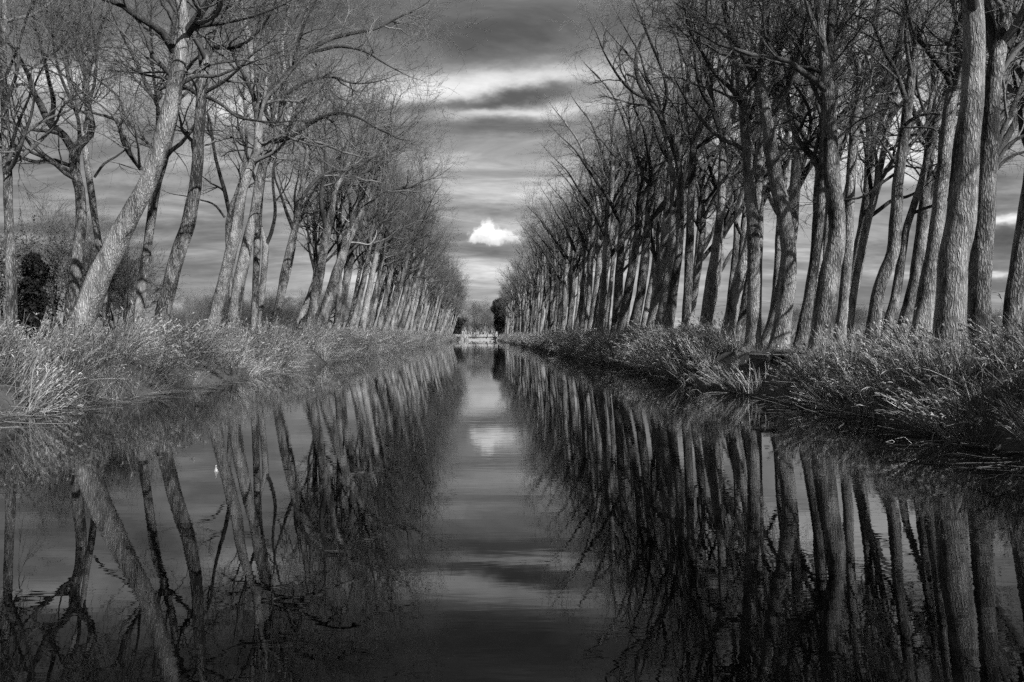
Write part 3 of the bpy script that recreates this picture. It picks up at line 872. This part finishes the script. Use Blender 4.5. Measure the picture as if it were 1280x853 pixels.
row(KITS_L, -14.5, 77, 395, 4.1, 6.3, LF, 'one with pale dead limbs, left waterside row', 'slim far poplar of the left waterside row, towards the low bridge', 14, 21)
row(KITS_L, -19.8, 76, 390, 5.8, 11, LB, 'dark forked one in the left back row', 'slim far poplar of the left back row, half hidden by the waterside row', 8, 22)
row(KITS_R, 11.7, 53, 385, 4.2, 6.4, RF, 'one with the crooked bough, right waterside row', 'slim far poplar of the right waterside row, towards the low bridge', 14, 23)
row(KITS_R, 17.2, 42, 380, 6.0, 11, RB, 'slim one behind the bright curved trunk', 'slim far poplar of the right back row, half hidden by the waterside row', 8, 24)

row(KITS_R, 22.5, 38, 110, 6.5, 8.0, 'poplars behind the right rows', 'bright curved trunk in the rearmost right row', 'slim poplar of the rearmost right row', 8, 25)

# the avenue goes on beside and behind the viewer and shades the right bank
rs = np.random.default_rng(77)
for kits, x, ys in ((KITS_R, 12.1, (10.5, 3, -5, -13, -21)), (KITS_R, 17.2, (17.5, 9, 0, -8, -17)),
                    (KITS_L, -14.8, (8, -6, -18)), (KITS_L, -20.0, (12, -4))):
    for y in ys:
        place_generic(kits[int(rs.integers(4))], 'poplar_tree', 'bare poplar of the same avenue, beside the viewer and outside the picture', 'poplars outside the picture', x + rs.normal() * .3, y, rs.normal() * .4, rs.uniform(.9, 1.05))


# ------------------------------------------------------------------ shrubs and trees behind the rows
def shrub_geo(seed, h, spread, stems, dens=16, c=(5, 5, 4)):
    rs = np.random.default_rng(seed)
    axes = []
    sg = Geo()
    for s in range(stems):
        az = s * 6.283 / stems + rs.normal() * .3
        d = np.array([math.cos(az) * spread, math.sin(az) * spread, 1.0]); d /= np.linalg.norm(d)
        p = [np.array([math.cos(az) * .12, math.sin(az) * .12, -.1])]; r = [.018 * h]
        L = h * rs.uniform(.7, 1.0)
        for j in range(1, 9):
            d = d + rs.normal(size=3) * .1; d[2] += .05; d /= np.linalg.norm(d)
            p.append(p[-1] + d * L / 8); r.append(max(r[0] * (1 - j / 8.0), .006))
        axes.append((np.array(p), np.array(r)))
        P, Rr, _ = resample(p, r, 10)
        sg.tubes(P[None], Rr[None], 6)
    g = crown_geo(axes, rs, h * .15, dens, *c, len1=h / 9.0)
    return sg, g, axes, rs


def bare_shrub(kit, name, label, group, x, y, sc=1.0, rz=0.0, cat='shrub'):
    root = empty(name, (x, y, GZ)); root.scale = (sc, sc, sc); root.rotation_euler = (0, 0, rz)
    tag(root, label, cat, group)
    o = obj('stem', kit[0], None, root); o['kind'] = 'stuff'
    o = obj('crown', kit[1], None, root); o['kind'] = 'stuff'
    return root


def shrub_kit(seed, h, spread, stems, dens=16):
    sg, g, _, _ = shrub_geo(seed, h, spread, stems, dens)
    a, b = sg.mesh('stem'), g.mesh('crown')
    a.materials.append(BARK); b.materials.append(TWIG)
    return a, b


SH = [shrub_kit(71, 6.0, .45, 7, 30), shrub_kit(72, 5.0, .6, 8, 30), shrub_kit(73, 7.5, .35, 5, 30)]
p = at(150, 420, 56); bare_shrub(SH[0], 'bare_shrub', 'rounded bare shrub right of the huge slanting trunk', None, p[0], 56, 1.0)
p = at(88, 420, 60); bare_shrub(SH[2], 'bare_tree', 'small bare tree behind the low-forking dark poplar', None, p[0], 60, 1.15, cat='tree')
rs = np.random.default_rng(5)
for u in list(np.linspace(222, 352, 13)) + list(np.linspace(362, 420, 4)):
    Y = rs.uniform(130, 190)
    p = at(u + rs.normal() * 4, 420, Y)
    bare_shrub(SH[int(rs.integers(3))], 'hedge_tree', 'small bare hedgerow tree far across the field, seen low between the left trunks', 'hedgerow trees across the left field', p[0], Y, rs.uniform(1.0, 1.45), rs.uniform(0, 6), 'tree')
for u in list(np.linspace(925, 1010, 7)) + list(np.linspace(1030, 1275, 15)):
    Y = rs.uniform(240, 330)
    p = at(u + rs.normal() * 6, 420, Y)
    bare_shrub(SH[int(rs.integers(3))], 'field_tree', 'tiny bare tree on the horizon, seen low between the right trunks', 'trees on the right horizon', p[0], Y, rs.uniform(.9, 1.8), rs.uniform(0, 6), 'tree')


def leafy(name, label, x, y, h, spread, stems, seed, leaf, mat, dens=14, n_leaf=9000, cat='tree', group=None):
    sg, g, axes, rs = shrub_geo(seed, h, spread, stems, dens, (3, 3, 1))
    root = empty(name, (x, y, GZ)); tag(root, label, cat, group)
    o = obj('stem', sg.mesh('stem'), BARK, root); o['kind'] = 'stuff'
    V = np.concatenate(g.v)
    o = obj('crown', g.mesh('crown'), TWIG, root); o['kind'] = 'stuff'
    c = V[rs.integers(0, len(V), n_leaf)] + rs.normal(size=(n_leaf, 3)) * .12
    lg = Geo(); lg.leaves(c, leaf, rs)
    o = obj('foliage', lg.mesh('foliage', False), mat, root); o['kind'] = 'stuff'
    return root


def ivy_tree(name, label, x, y, lo, hi, rx, seed, leaf, n_leaf, cat='tree'):
    """a stem wrapped in a dense ragged column of evergreen leaves"""
    rs = np.random.default_rng(seed)
    root = empty(name, (x, y, GZ)); tag(root, label, cat)
    pts = [(0, 0, -.2), (.1, 0, hi * .4), (-.1, .1, hi * .9)]
    obj('trunk', axis_mesh('trunk', pts, [rx * .22, rx * .18, rx * .06], rs, 9, .6), BARK, root)
    zz = rs.uniform(lo, hi, n_leaf)
    t = (zz - lo) / (hi - lo)
    ph = rs.uniform(0, 6.3, 5)
    az = rs.uniform(0, 6.283, n_leaf)
    env = np.minimum(1, 3.2 * np.sqrt(np.clip(1 - t, 0, 1))) * np.minimum(1, .65 + 2.2 * t) * (1 + .26 * np.sin(zz * 1.9 / rx + ph[0] + az) + .17 * np.sin(zz * 4.1 / rx + ph[1] - az * 3))
    rr = rx * env * np.sqrt(rs.uniform(.35, 1.08, n_leaf))
    c = np.stack([rr * np.cos(az), rr * np.sin(az), zz], 1)
    g = Geo(); g.leaves(c, leaf, rs)
    o = obj('foliage', g.mesh('foliage', False), IVY, root); o['kind'] = 'stuff'
    return root


p = at(28, 420, 62); leafy('leafy_tree', 'small leafy tree just left of the black ivy column', p[0], 62, 8.0, .13, 5, 81, .20, LEAF, 22, 4200)
p = at(58, 420, 61); leafy('leafy_tree', 'small leafy tree just right of the black ivy column', p[0], 61, 6.2, .16, 5, 82, .20, LEAF, 20, 3600)
p = at(0, 420, 58); leafy('leafy_tree', 'leafy tree at the far left edge, left of the slim straight poplar', p[0], 58, 8.0, .14, 5, 83, .20, LEAF, 22, 4200)
p = at(42, 420, 55); ivy_tree('ivy_covered_stump', 'black column of ivy behind the left reeds, between leafy trees', p[0], 55, .1, 6.2, .66, 84, .26, 4200)
p = at(627, 420, 440); ivy_tree('ivy_covered_tree', 'dark rounded ivy-clad tree standing past the right end of the bridge', p[0], 440, 4.0, 21.5, 4.2, 85, .85, 8000)
for u, Y, h, rx, lab in ((635, 400, 12.5, 5.0, 'dark bush under the ivy-clad tree near the bridge'), (567, 405, 10.0, 4.4, 'dark bush at the left end of the bridge')):
    p = at(u, 420, Y); ivy_tree('dark_bush', lab, p[0], Y, .2, h, rx, 86 + u, .8, 5000, 'bush')
# trees that close the view beyond the bridge
for i, u in enumerate((572, 579, 585, 590, 595, 600, 605, 609, 613, 617, 624, 630, 638)):
    Y = 470 + 55 * ((i * 0.618) % 1)
    p = at(u, 420, Y)
    if i % 3 == 1:
        place_generic(KITS_R[i % 4], 'bare_tree', 'pale-stemmed bare tree closing the view beyond the low bridge', 'pale-stemmed trees beyond the bridge', p[0], Y, i * 1.1, .5 + .16 * ((i * .37) % 1))
    else:
        bare_shrub(SH[i % 3], 'bare_tree', 'low bushy bare tree closing the view beyond the low bridge', 'bushy trees beyond the bridge', p[0], Y, 1.7 + .8 * ((i * .37) % 1), i * 1.1, 'tree')


# ------------------------------------------------------------------ reeds and grass
def bank_z(x, y):
    xl = np.array([-3500, XL - 2.6, XL - 1.6, XL - .7, XL - .15, XL + .15, XL + .9])
    zl = np.array([GZ, GZ, GZ - .12, .65, .12, -.15, -1.2])
    xr = np.array([XR - .9, XR - .15, XR + .15, XR + .6, XR + 1.3, XR + 2.0, 3500])
    zr = np.array([-1.2, -.15, .12, .65, GZ - .12, GZ, GZ])
    wl = np.array([wobble(v, 1.3) for v in y]); wr = np.array([wobble(v, 3.7) for v in y])
    return np.where(x < 0, np.interp(x - wl, xl, zl), np.interp(x - wr, xr, zr))


def clump(seed, n, h, rad, lean, droop, w, plume, leafn, spread=.25, broken=.08):
    """a tuft of dry stems leaning towards +X"""
    rs = np.random.default_rng(seed)
    g = Geo()
    a = rs.uniform(0, 6.283, n); r = rad * np.sqrt(rs.uniform(0, 1, n))
    base = np.stack([r * np.cos(a), r * np.sin(a), np.full(n, -.08)], 1)
    L = h * rs.uniform(.55, 1.1, n)
    d = np.stack([rs.normal(lean, spread, n), rs.normal(0, spread, n), np.ones(n)], 1)
    d += np.stack([np.cos(a), np.sin(a), 0 * a], 1) * (r / rad * spread)[:, None]
    br = rs.uniform(0, 1, n) < broken
    d[br, 2] = rs.uniform(-.1, .5, br.sum()); d[br, :2] *= 2.2
    d /= np.linalg.norm(d, axis=1, keepdims=True)
    m = 6
    P = np.empty((n, m, 3)); P[:, 0] = base
    for j in range(1, m):
        d = d + rs.normal(size=d.shape) * .05
        d[:, 0] += droop * .35
        d[:, 2] -= droop * rs.uniform(.2, 1.2, n) * (j / m)
        d /= np.linalg.norm(d, axis=1, keepdims=True)
        P[:, j] = P[:, j - 1] + d * (L / (m - 1))[:, None]
    def side(k, dd):
        s = np.cross(dd, rs.normal(size=(k, 3)))
        return s / (np.linalg.norm(s, axis=1, keepdims=True) + 1e-9)
    W = w * rs.uniform(.7, 1.3, n)[:, None] * np.array([1, .95, .85, .75, .6, .3])[None]
    g.ribbons(P, W, side(n, d))
    for q in range(leafn):
        i = rs.integers(1, m - 1, n)
        s = P[np.arange(n), i]
        dd = np.stack([rs.normal(.35, .42, n), rs.normal(0, .42, n), rs.uniform(.5, 1.2, n)], 1); dd /= np.linalg.norm(dd, axis=1, keepdims=True)
        ll = rs.uniform(.18, .5, n) * h / 1.6
        e = dd.copy(); e[:, 2] -= rs.uniform(.2, 1.1, n); e /= np.linalg.norm(e, axis=1, keepdims=True)
        Q = np.stack([s, s + dd * (ll * .5)[:, None], s + dd * (ll * .5)[:, None] + e * (ll * .5)[:, None]], 1)
        g.ribbons(Q, w * 1.0 * np.array([[.8, 1, .15]]) * np.ones((n, 1)), side(n, dd))
    if plume:
        k = int(n * plume)
        s = P[:k, -1]; dd0 = P[:k, -1] - P[:k, -2]; dd0 /= np.linalg.norm(dd0, axis=1, keepdims=True)
        for q in range(4):
            dd = dd0 + rs.normal(size=dd0.shape) * .35; dd /= np.linalg.norm(dd, axis=1, keepdims=True)
            ll = rs.uniform(.10, .24, k)
            Q = np.stack([s, s + dd * (ll * .6)[:, None], s + dd * ll[:, None] - np.array([[0, 0, .04]])], 1)
            g.ribbons(Q, w * 1.5 * np.array([[.4, 1, .2]]) * np.ones((k, 1)), side(k, dd))
    return g.mesh('tuft', False)


def tuft_collection(name, meshes, mat):
    c = bpy.data.collections.new(name)
    for me in meshes:
        me.materials.append(mat)
        c.objects.link(bpy.data.objects.new(name + '_tuft', me))
    return c


def scatter(name, label, pts, rot, scl, idx, coll):
    """one object that carries a tuft at every point"""
    me = bpy.data.meshes.new(name)
    n = len(pts)
    me.vertices.add(n)
    me.vertices.foreach_set('co', np.ascontiguousarray(pts, dtype=np.float32).ravel())
    for nm, typ, dat, key in (('rot', 'FLOAT_VECTOR', rot, 'vector'), ('scl', 'FLOAT_VECTOR', scl, 'vector'), ('idx', 'INT', idx, 'value')):
        at_ = me.attributes.new(nm, typ, 'POINT')
        at_.data.foreach_set(key, np.ascontiguousarray(dat, dtype=np.int32 if typ == 'INT' else np.float32).ravel())
    o = bpy.data.objects.new(name, me); col.objects.link(o)
    ng = bpy.data.node_groups.new(name + '_nodes', 'GeometryNodeTree')
    ng.interface.new_socket('Geometry', in_out='INPUT', socket_type='NodeSocketGeometry')
    ng.interface.new_socket('Geometry', in_out='OUTPUT', socket_type='NodeSocketGeometry')
    N, Lk = ng.nodes, ng.links
    gi, go = N.new('NodeGroupInput'), N.new('NodeGroupOutput')
    ci = N.new('GeometryNodeCollectionInfo'); ci.inputs['Collection'].default_value = coll
    ci.inputs['Separate Children'].default_value = True; ci.inputs['Reset Children'].default_value = True
    ip = N.new('GeometryNodeInstanceOnPoints'); ip.inputs['Pick Instance'].default_value = True

    def attr(nm, typ):
        a = N.new('GeometryNodeInputNamedAttribute'); a.data_type = typ; a.inputs['Name'].default_value = nm
        return a.outputs['Attribute']
    Lk.new(gi.outputs[0], ip.inputs['Points']); Lk.new(ci.outputs[0], ip.inputs['Instance'])
    Lk.new(attr('idx', 'INT'), ip.inputs['Instance Index'])
    er = N.new('FunctionNodeEulerToRotation'); Lk.new(attr('rot', 'FLOAT_VECTOR'), er.inputs[0])
    Lk.new(er.outputs[0], ip.inputs['Rotation']); Lk.new(attr('scl', 'FLOAT_VECTOR'), ip.inputs['Scale'])
    Lk.new(ip.outputs[0], go.inputs[0])
    md = o.modifiers.new('tufts', 'NODES'); md.node_group = ng
    tag(o, label, kind='stuff')
    return o


reed_c = tuft_collection('reed', [clump(s, 46, 1.75, .42, .32, .09, .019, .6, 1, .24) for s in (1, 2, 3, 4)] + [clump(s, 42, 1.7, .42, .75, .20, .018, .25, 1, .32, .25) for s in (5, 6, 7)], REED)
sedge_c = tuft_collection('sedge', [clump(s, 75, 1.3, .34, .30, .16, .014, .1, 0, .38, .06) for s in (11, 12)] + [clump(s, 44, 1.75, .40, .45, .12, .018, .5, 1, .28, .12) for s in (13, 14, 15)], SEDGE)
grass_c = tuft_collection('grass', [clump(s, 90, .42, .40, .1, .15, .014, 0, 0, .5, .1) for s in (21, 22, 23)], GRASS)


def strip(seed, sgn, x_in, x_out, y0, y1, per_m, nvar, low_inner=True, hmul=1.0, gap=None):
    rs = np.random.default_rng(seed)
    n = int((y1 - y0) * per_m)
    y = rs.uniform(y0, y1, n)
    t = rs.uniform(0, 1, n)
    x = x_in + (x_out - x_in) * t
    side = 3.7 if sgn > 0 else 1.3
    x = x + np.array([wobble(v, side) for v in y])
    if gap is not None:
        keep = ~gap(x, y)
        x, y, t = x[keep], y[keep], t[keep]; n = len(x)
    z = np.maximum(bank_z(x, y), 0.0)
    q = np.sin(y * .83 + 1.9 * np.sin(y * .31 + seed)) * np.sin(y * .47 + x * 1.4 + seed) + .6 * np.sin(y * 2.3 + x * 2.1 + seed * 2)
    patch = np.clip(.5 + .42 * q, 0, 1)
    base = 0.0 if sgn < 0 else math.pi
    swing = .7 * np.sin(y * .62 + x * .9 + seed) + .4 * np.sin(y * 1.7 - x)
    rot = np.stack([rs.normal(0, .08, n), .25 * np.sin(y * .9 + 2 * x) + rs.normal(0, .1, n), base + swing + rs.normal(0, .3, n)], 1)
    s = hmul * rs.uniform(.7, 1.12, n) * (.62 + .55 * patch)
    scl = np.stack([s * rs.uniform(.9, 1.2, n), s * rs.uniform(.9, 1.2, n), s], 1)
    return np.stack([x, y, z], 1), rot, scl, rs.integers(0, nvar, n)


def cat_(*a):
    return [np.concatenate(q) for q in zip(*a)]


gapf = lambda x, y: (y < 33.0) & (x > XR + .2)
scatter('reed_bed', 'pale sunlit dry reeds along the whole left bank, leaning over the water', *cat_(
    strip(31, -1, XL - .75, XL - 3.1, 9, 31, 7.5, 7, hmul=.78), strip(39, -1, XL - .75, XL - 3.1, 31, 60, 7.5, 7, hmul=.95), strip(37, -1, XL + .1, XL - .8, 9, 60, 1.7, 7, hmul=.8), strip(32, -1, XL - .5, XL - 3.1, 60, 392, 6, 7, hmul=1.1), strip(38, -1, XL + .1, XL - .6, 60, 392, 1.2, 7, hmul=.85)), reed_c)
scatter('reed_bed', 'darker reeds and sedge tussocks along the whole right bank', *cat_(
    strip(33, 1, XR - .05, XR + 2.3, 7, 24.5, 10, 5, hmul=.8), strip(40, 1, XR - .05, XR + 2.3, 24.5, 60, 9, 5, gap=gapf, hmul=.98), strip(41, 1, XR + .1, XR + 2.0, 24, 33, 3.5, 5, hmul=.30), strip(34, 1, XR - .05, XR + 1.9, 60, 385, 7, 5, hmul=.98)), sedge_c)
gl = strip(35, -1, XL - 2.8, XL - 16, 12, 150, 14, 3)
gr = strip(36, 1, XR + 1.2, XR + 15, 12, 150, 14, 3)
scatter('bank_grass', 'short winter grass on the bank tops under the poplars', *cat_(gl, gr), grass_c)


def stalks(name, label, seed, x0, x1, y0, y1, n):
    """fallen reed stalks lying on the water at the bank's foot"""
    rs = np.random.default_rng(seed)
    g = Geo()
    P = np.empty((n, 5, 3))
    P[:, 0] = np.stack([rs.uniform(x0, x1, n), rs.uniform(y0, y1, n), rs.uniform(.005, .10, n)], 1)
    d = np.stack([rs.normal(0, 1, n), rs.normal(0, .8, n), rs.normal(.03, .10, n)], 1); d /= np.linalg.norm(d, axis=1, keepdims=True)
    L = rs.uniform(.4, 1.7, n)
    for j in range(1, 5):
        d = d + rs.normal(size=d.shape) * np.array([[.08, .08, .04]]); d /= np.linalg.norm(d, axis=1, keepdims=True)
        P[:, j] = P[:, j - 1] + d * (L / 4)[:, None]
        P[:, j, 2] = np.maximum(P[:, j, 2], .006)
    g.tubes(P, np.full((n, 5), .006) * rs.uniform(.7, 1.4, n)[:, None], 3)
    tag(obj(name, g.mesh(name), REED), label, kind='stuff')


stalks('fallen_reed_stalks', 'broken pale reed stalks lying on the water at the right bank', 91, XR - 1.0, XR + .1, 11, 26, 130)
stalks('fallen_reed_stalks', 'broken pale reed stalks lying on the water at the left bank', 92, XL - .1, XL + .9, 15, 45, 200)


def floating_leaves():
    rs = np.random.default_rng(93)
    n = 420
    side = rs.uniform(0, 1, n) < .5
    y = 7 + 38 * rs.uniform(0, 1, n) ** 1.6
    off = rs.exponential(.9, n)
    x = np.where(side, XL + .2 + off, XR - .2 - off)
    a = rs.uniform(0, 6.283, n); L = rs.uniform(.02, .055, n)
    c = np.stack([x, y, np.full(n, .004)], 1)
    d = np.stack([np.cos(a), np.sin(a), rs.uniform(0, .12, n)], 1) * L[:, None]
    e = np.stack([-np.sin(a), np.cos(a), rs.uniform(0, .2, n)], 1) * (L * .45)[:, None]
    v = np.stack([c - d * .2, c + e + d * .4, c + d, c - e + d * .4 + np.array([[0, 0, .002]])], 1).reshape(-1, 3)
    g = Geo(); g.add(v, np.arange(n * 4).reshape(-1, 4))
    tag(obj('floating_leaves', g.mesh('floating_leaves', False), LEAF), 'scattered small dead leaves floating along both banks', kind='stuff')


floating_leaves()

# ------------------------------------------------------------------ bridge and small things
def build_bridge():
    Y = 380.0
    root = empty('low_bridge', (0.5, Y, 0)); tag(root, 'low pale concrete bridge closing the far end of the canal', 'bridge')
    X0 = 0.5

    def part(name, boxes, mat, par=root, shared=None):
        g = Geo()
        for lo, hi in boxes:
            g.box((lo[0] - X0, lo[1], lo[2]), (hi[0] - X0, hi[1], hi[2]))
        return obj(name, g.mesh(name, False), mat, par)
    part('abutment', [((-9.4, -1.2, -.6), (-5.7, 7, 1.72))], CONCRETE)['label'] = 'bright white left abutment'
    part('abutment', [((7.0, -.6, -.6), (10.2, 7, 1.66))], DARKCONC)
    part('girder', [((-5.68, .2, .72), (6.98, 6.2, 1.62))], DARKCONC)
    part('deck', [((-15, -.3, 1.74), (15, 7.0, 2.02))], CONCRETE)
    for side_y in (-.2, 6.7):
        for k in range(16):
            x = -15 + k * 2.0
            part('railing_post', [((x - .12, side_y - .02, 2.025), (x + .12, side_y + .2, 2.75))], CONCRETE)
        for k in range(15):
            x = -15 + k * 2.0
            part('parapet_panel', [((x + .125, side_y + .03, 2.15), (x + 1.875, side_y + .15, 2.62))], CONCRETE)
        part('handrail', [((-15.1, side_y - .05, 2.755), (15.1, side_y + .23, 2.92))], CONCRETE)


build_bridge()

# white plate on a stake among the left reeds
p = at(286, 409, 46.0)
root = empty('marker_plate', (p[0], 46.0, GZ)); tag(root, 'little square white plate on a stake above the left reeds', 'sign')
g = Geo(); g.box((-.025, -.02, -.2), (.025, .03, p[2] - GZ + .05)); obj('stake', g.mesh('stake', False), OLDWOOD, root)
g = Geo(); g.box((-.10, -.045, p[2] - GZ - .10), (.10, -.0225, p[2] - GZ + .10)); obj('plate', g.mesh('plate', False), WHITE, root)

# low white block with dark slats between the right trunks
p = at(842, 417, 57.0)
root = empty('concrete_block', (p[0], 57.0, GZ)); tag(root, 'low white block with dark slatted top, between trunks on the right bank', 'block')
g = Geo(); g.box((-.24, -.2, -.1), (.24, .2, .82)); obj('body', g.mesh('body', False), WHITE, root)
for k in range(3):
    g = Geo(); g.box((-.27, -.23 + k * .155, .823), (.27, -.10 + k * .155, .93)); obj('slat', g.mesh('slat', False), OLDWOOD, root)

# wooden landing added where only a shadow lies in the right reed gap
root = empty('added_platform', (10.35, 28.0, 1.1)); tag(root, 'low dark wooden landing added for a shadow in the gap of the right reeds', 'platform')
for k in range(7):
    g = Geo(); g.box((-.62, -.98 + k * .28, .215), (.70, -.73 + k * .28, .262)); obj('plank', g.mesh('plank', False), OLDWOOD, root)
for x in (-.5, .5):
    g = Geo(); g.box((x - .05, -1.0, .11), (x + .05, .98, .212)); obj('bearer', g.mesh('bearer', False), OLDWOOD, root)
    for y in (-.85, .8):
        g = Geo(); g.box((x - .045, y - .05, -1.3), (x + .045, y + .05, .107)); obj('post', g.mesh('post', False), OLDWOOD, root)

# a small white float on the water, lower left
p = at(270, 590, CH * F / (590 - VV))
root = empty('white_float', (p[0], p[1], 0)); tag(root, 'tiny white float on the open water towards the left', 'float')
a = np.linspace(0, 2 * math.pi, 13)[:-1]
prof = [(.004, -.05), (.024, -.04), (.032, 0), (.029, .02), (.017, .038), (.007, .062), (.006, .10), (.001, .102)]
g = Geo()
v = np.array([(r * math.cos(t), r * math.sin(t), z) for r, z in prof for t in a])
i = np.arange(len(prof) - 1)[:, None] * 12 + np.arange(12)[None]; j = np.arange(len(prof) - 1)[:, None] * 12 + (np.arange(12)[None] + 1) % 12
g.add(v, np.stack([i, j, j + 12, i + 12], -1).reshape(-1, 4)); obj('float_body', g.mesh('float_body'), WHITE, root)

# overhead line across the right field
poles = [(at(941, 420, 118)[0], 118.0), (at(1325, 420, 78)[0], 78.0), (at(700, 420, 190)[0], 190.0)]
labs = ['wooden pole of the overhead line, hidden behind the straight pale poplar', 'wooden pole of the overhead line, outside the right edge', 'wooden pole of the overhead line, far behind the right rows']
for (x, y), lab in zip(poles, labs):
    root = empty('utility_pole', (x, y, GZ)); tag(root, lab, 'pole')
    obj('pole', axis_mesh('pole', [(0, 0, -.3), (0, 0, 3), (0, 0, 6.3)], [.12, .11, .09], rng, 10, .5, rough=.01), OLDWOOD, root)
    g = Geo(); g.box((-.5, -.06, 5.7), (.5, .06, 5.82)); obj('crossarm', g.mesh('crossarm', False), OLDWOOD, root)
order = [poles[1], poles[0], poles[2]]
pts = []
for (xa, ya), (xb, yb) in zip(order, order[1:]):
    for t in np.linspace(0, 1, 14, endpoint=False):
        pts.append((xa + (xb - xa) * t, ya + (yb - ya) * t, GZ + 5.86 - 1.3 * 4 * t * (1 - t)))
pts.append((order[-1][0], order[-1][1], GZ + 5.86))
g = Geo(); g.tubes(np.array(pts)[None], np.full((1, len(pts)), .018), 5)
tag(obj('overhead_wire', g.mesh('overhead_wire'), WIRE), 'thin sagging wire low in the sky between the right trunks', 'wire')
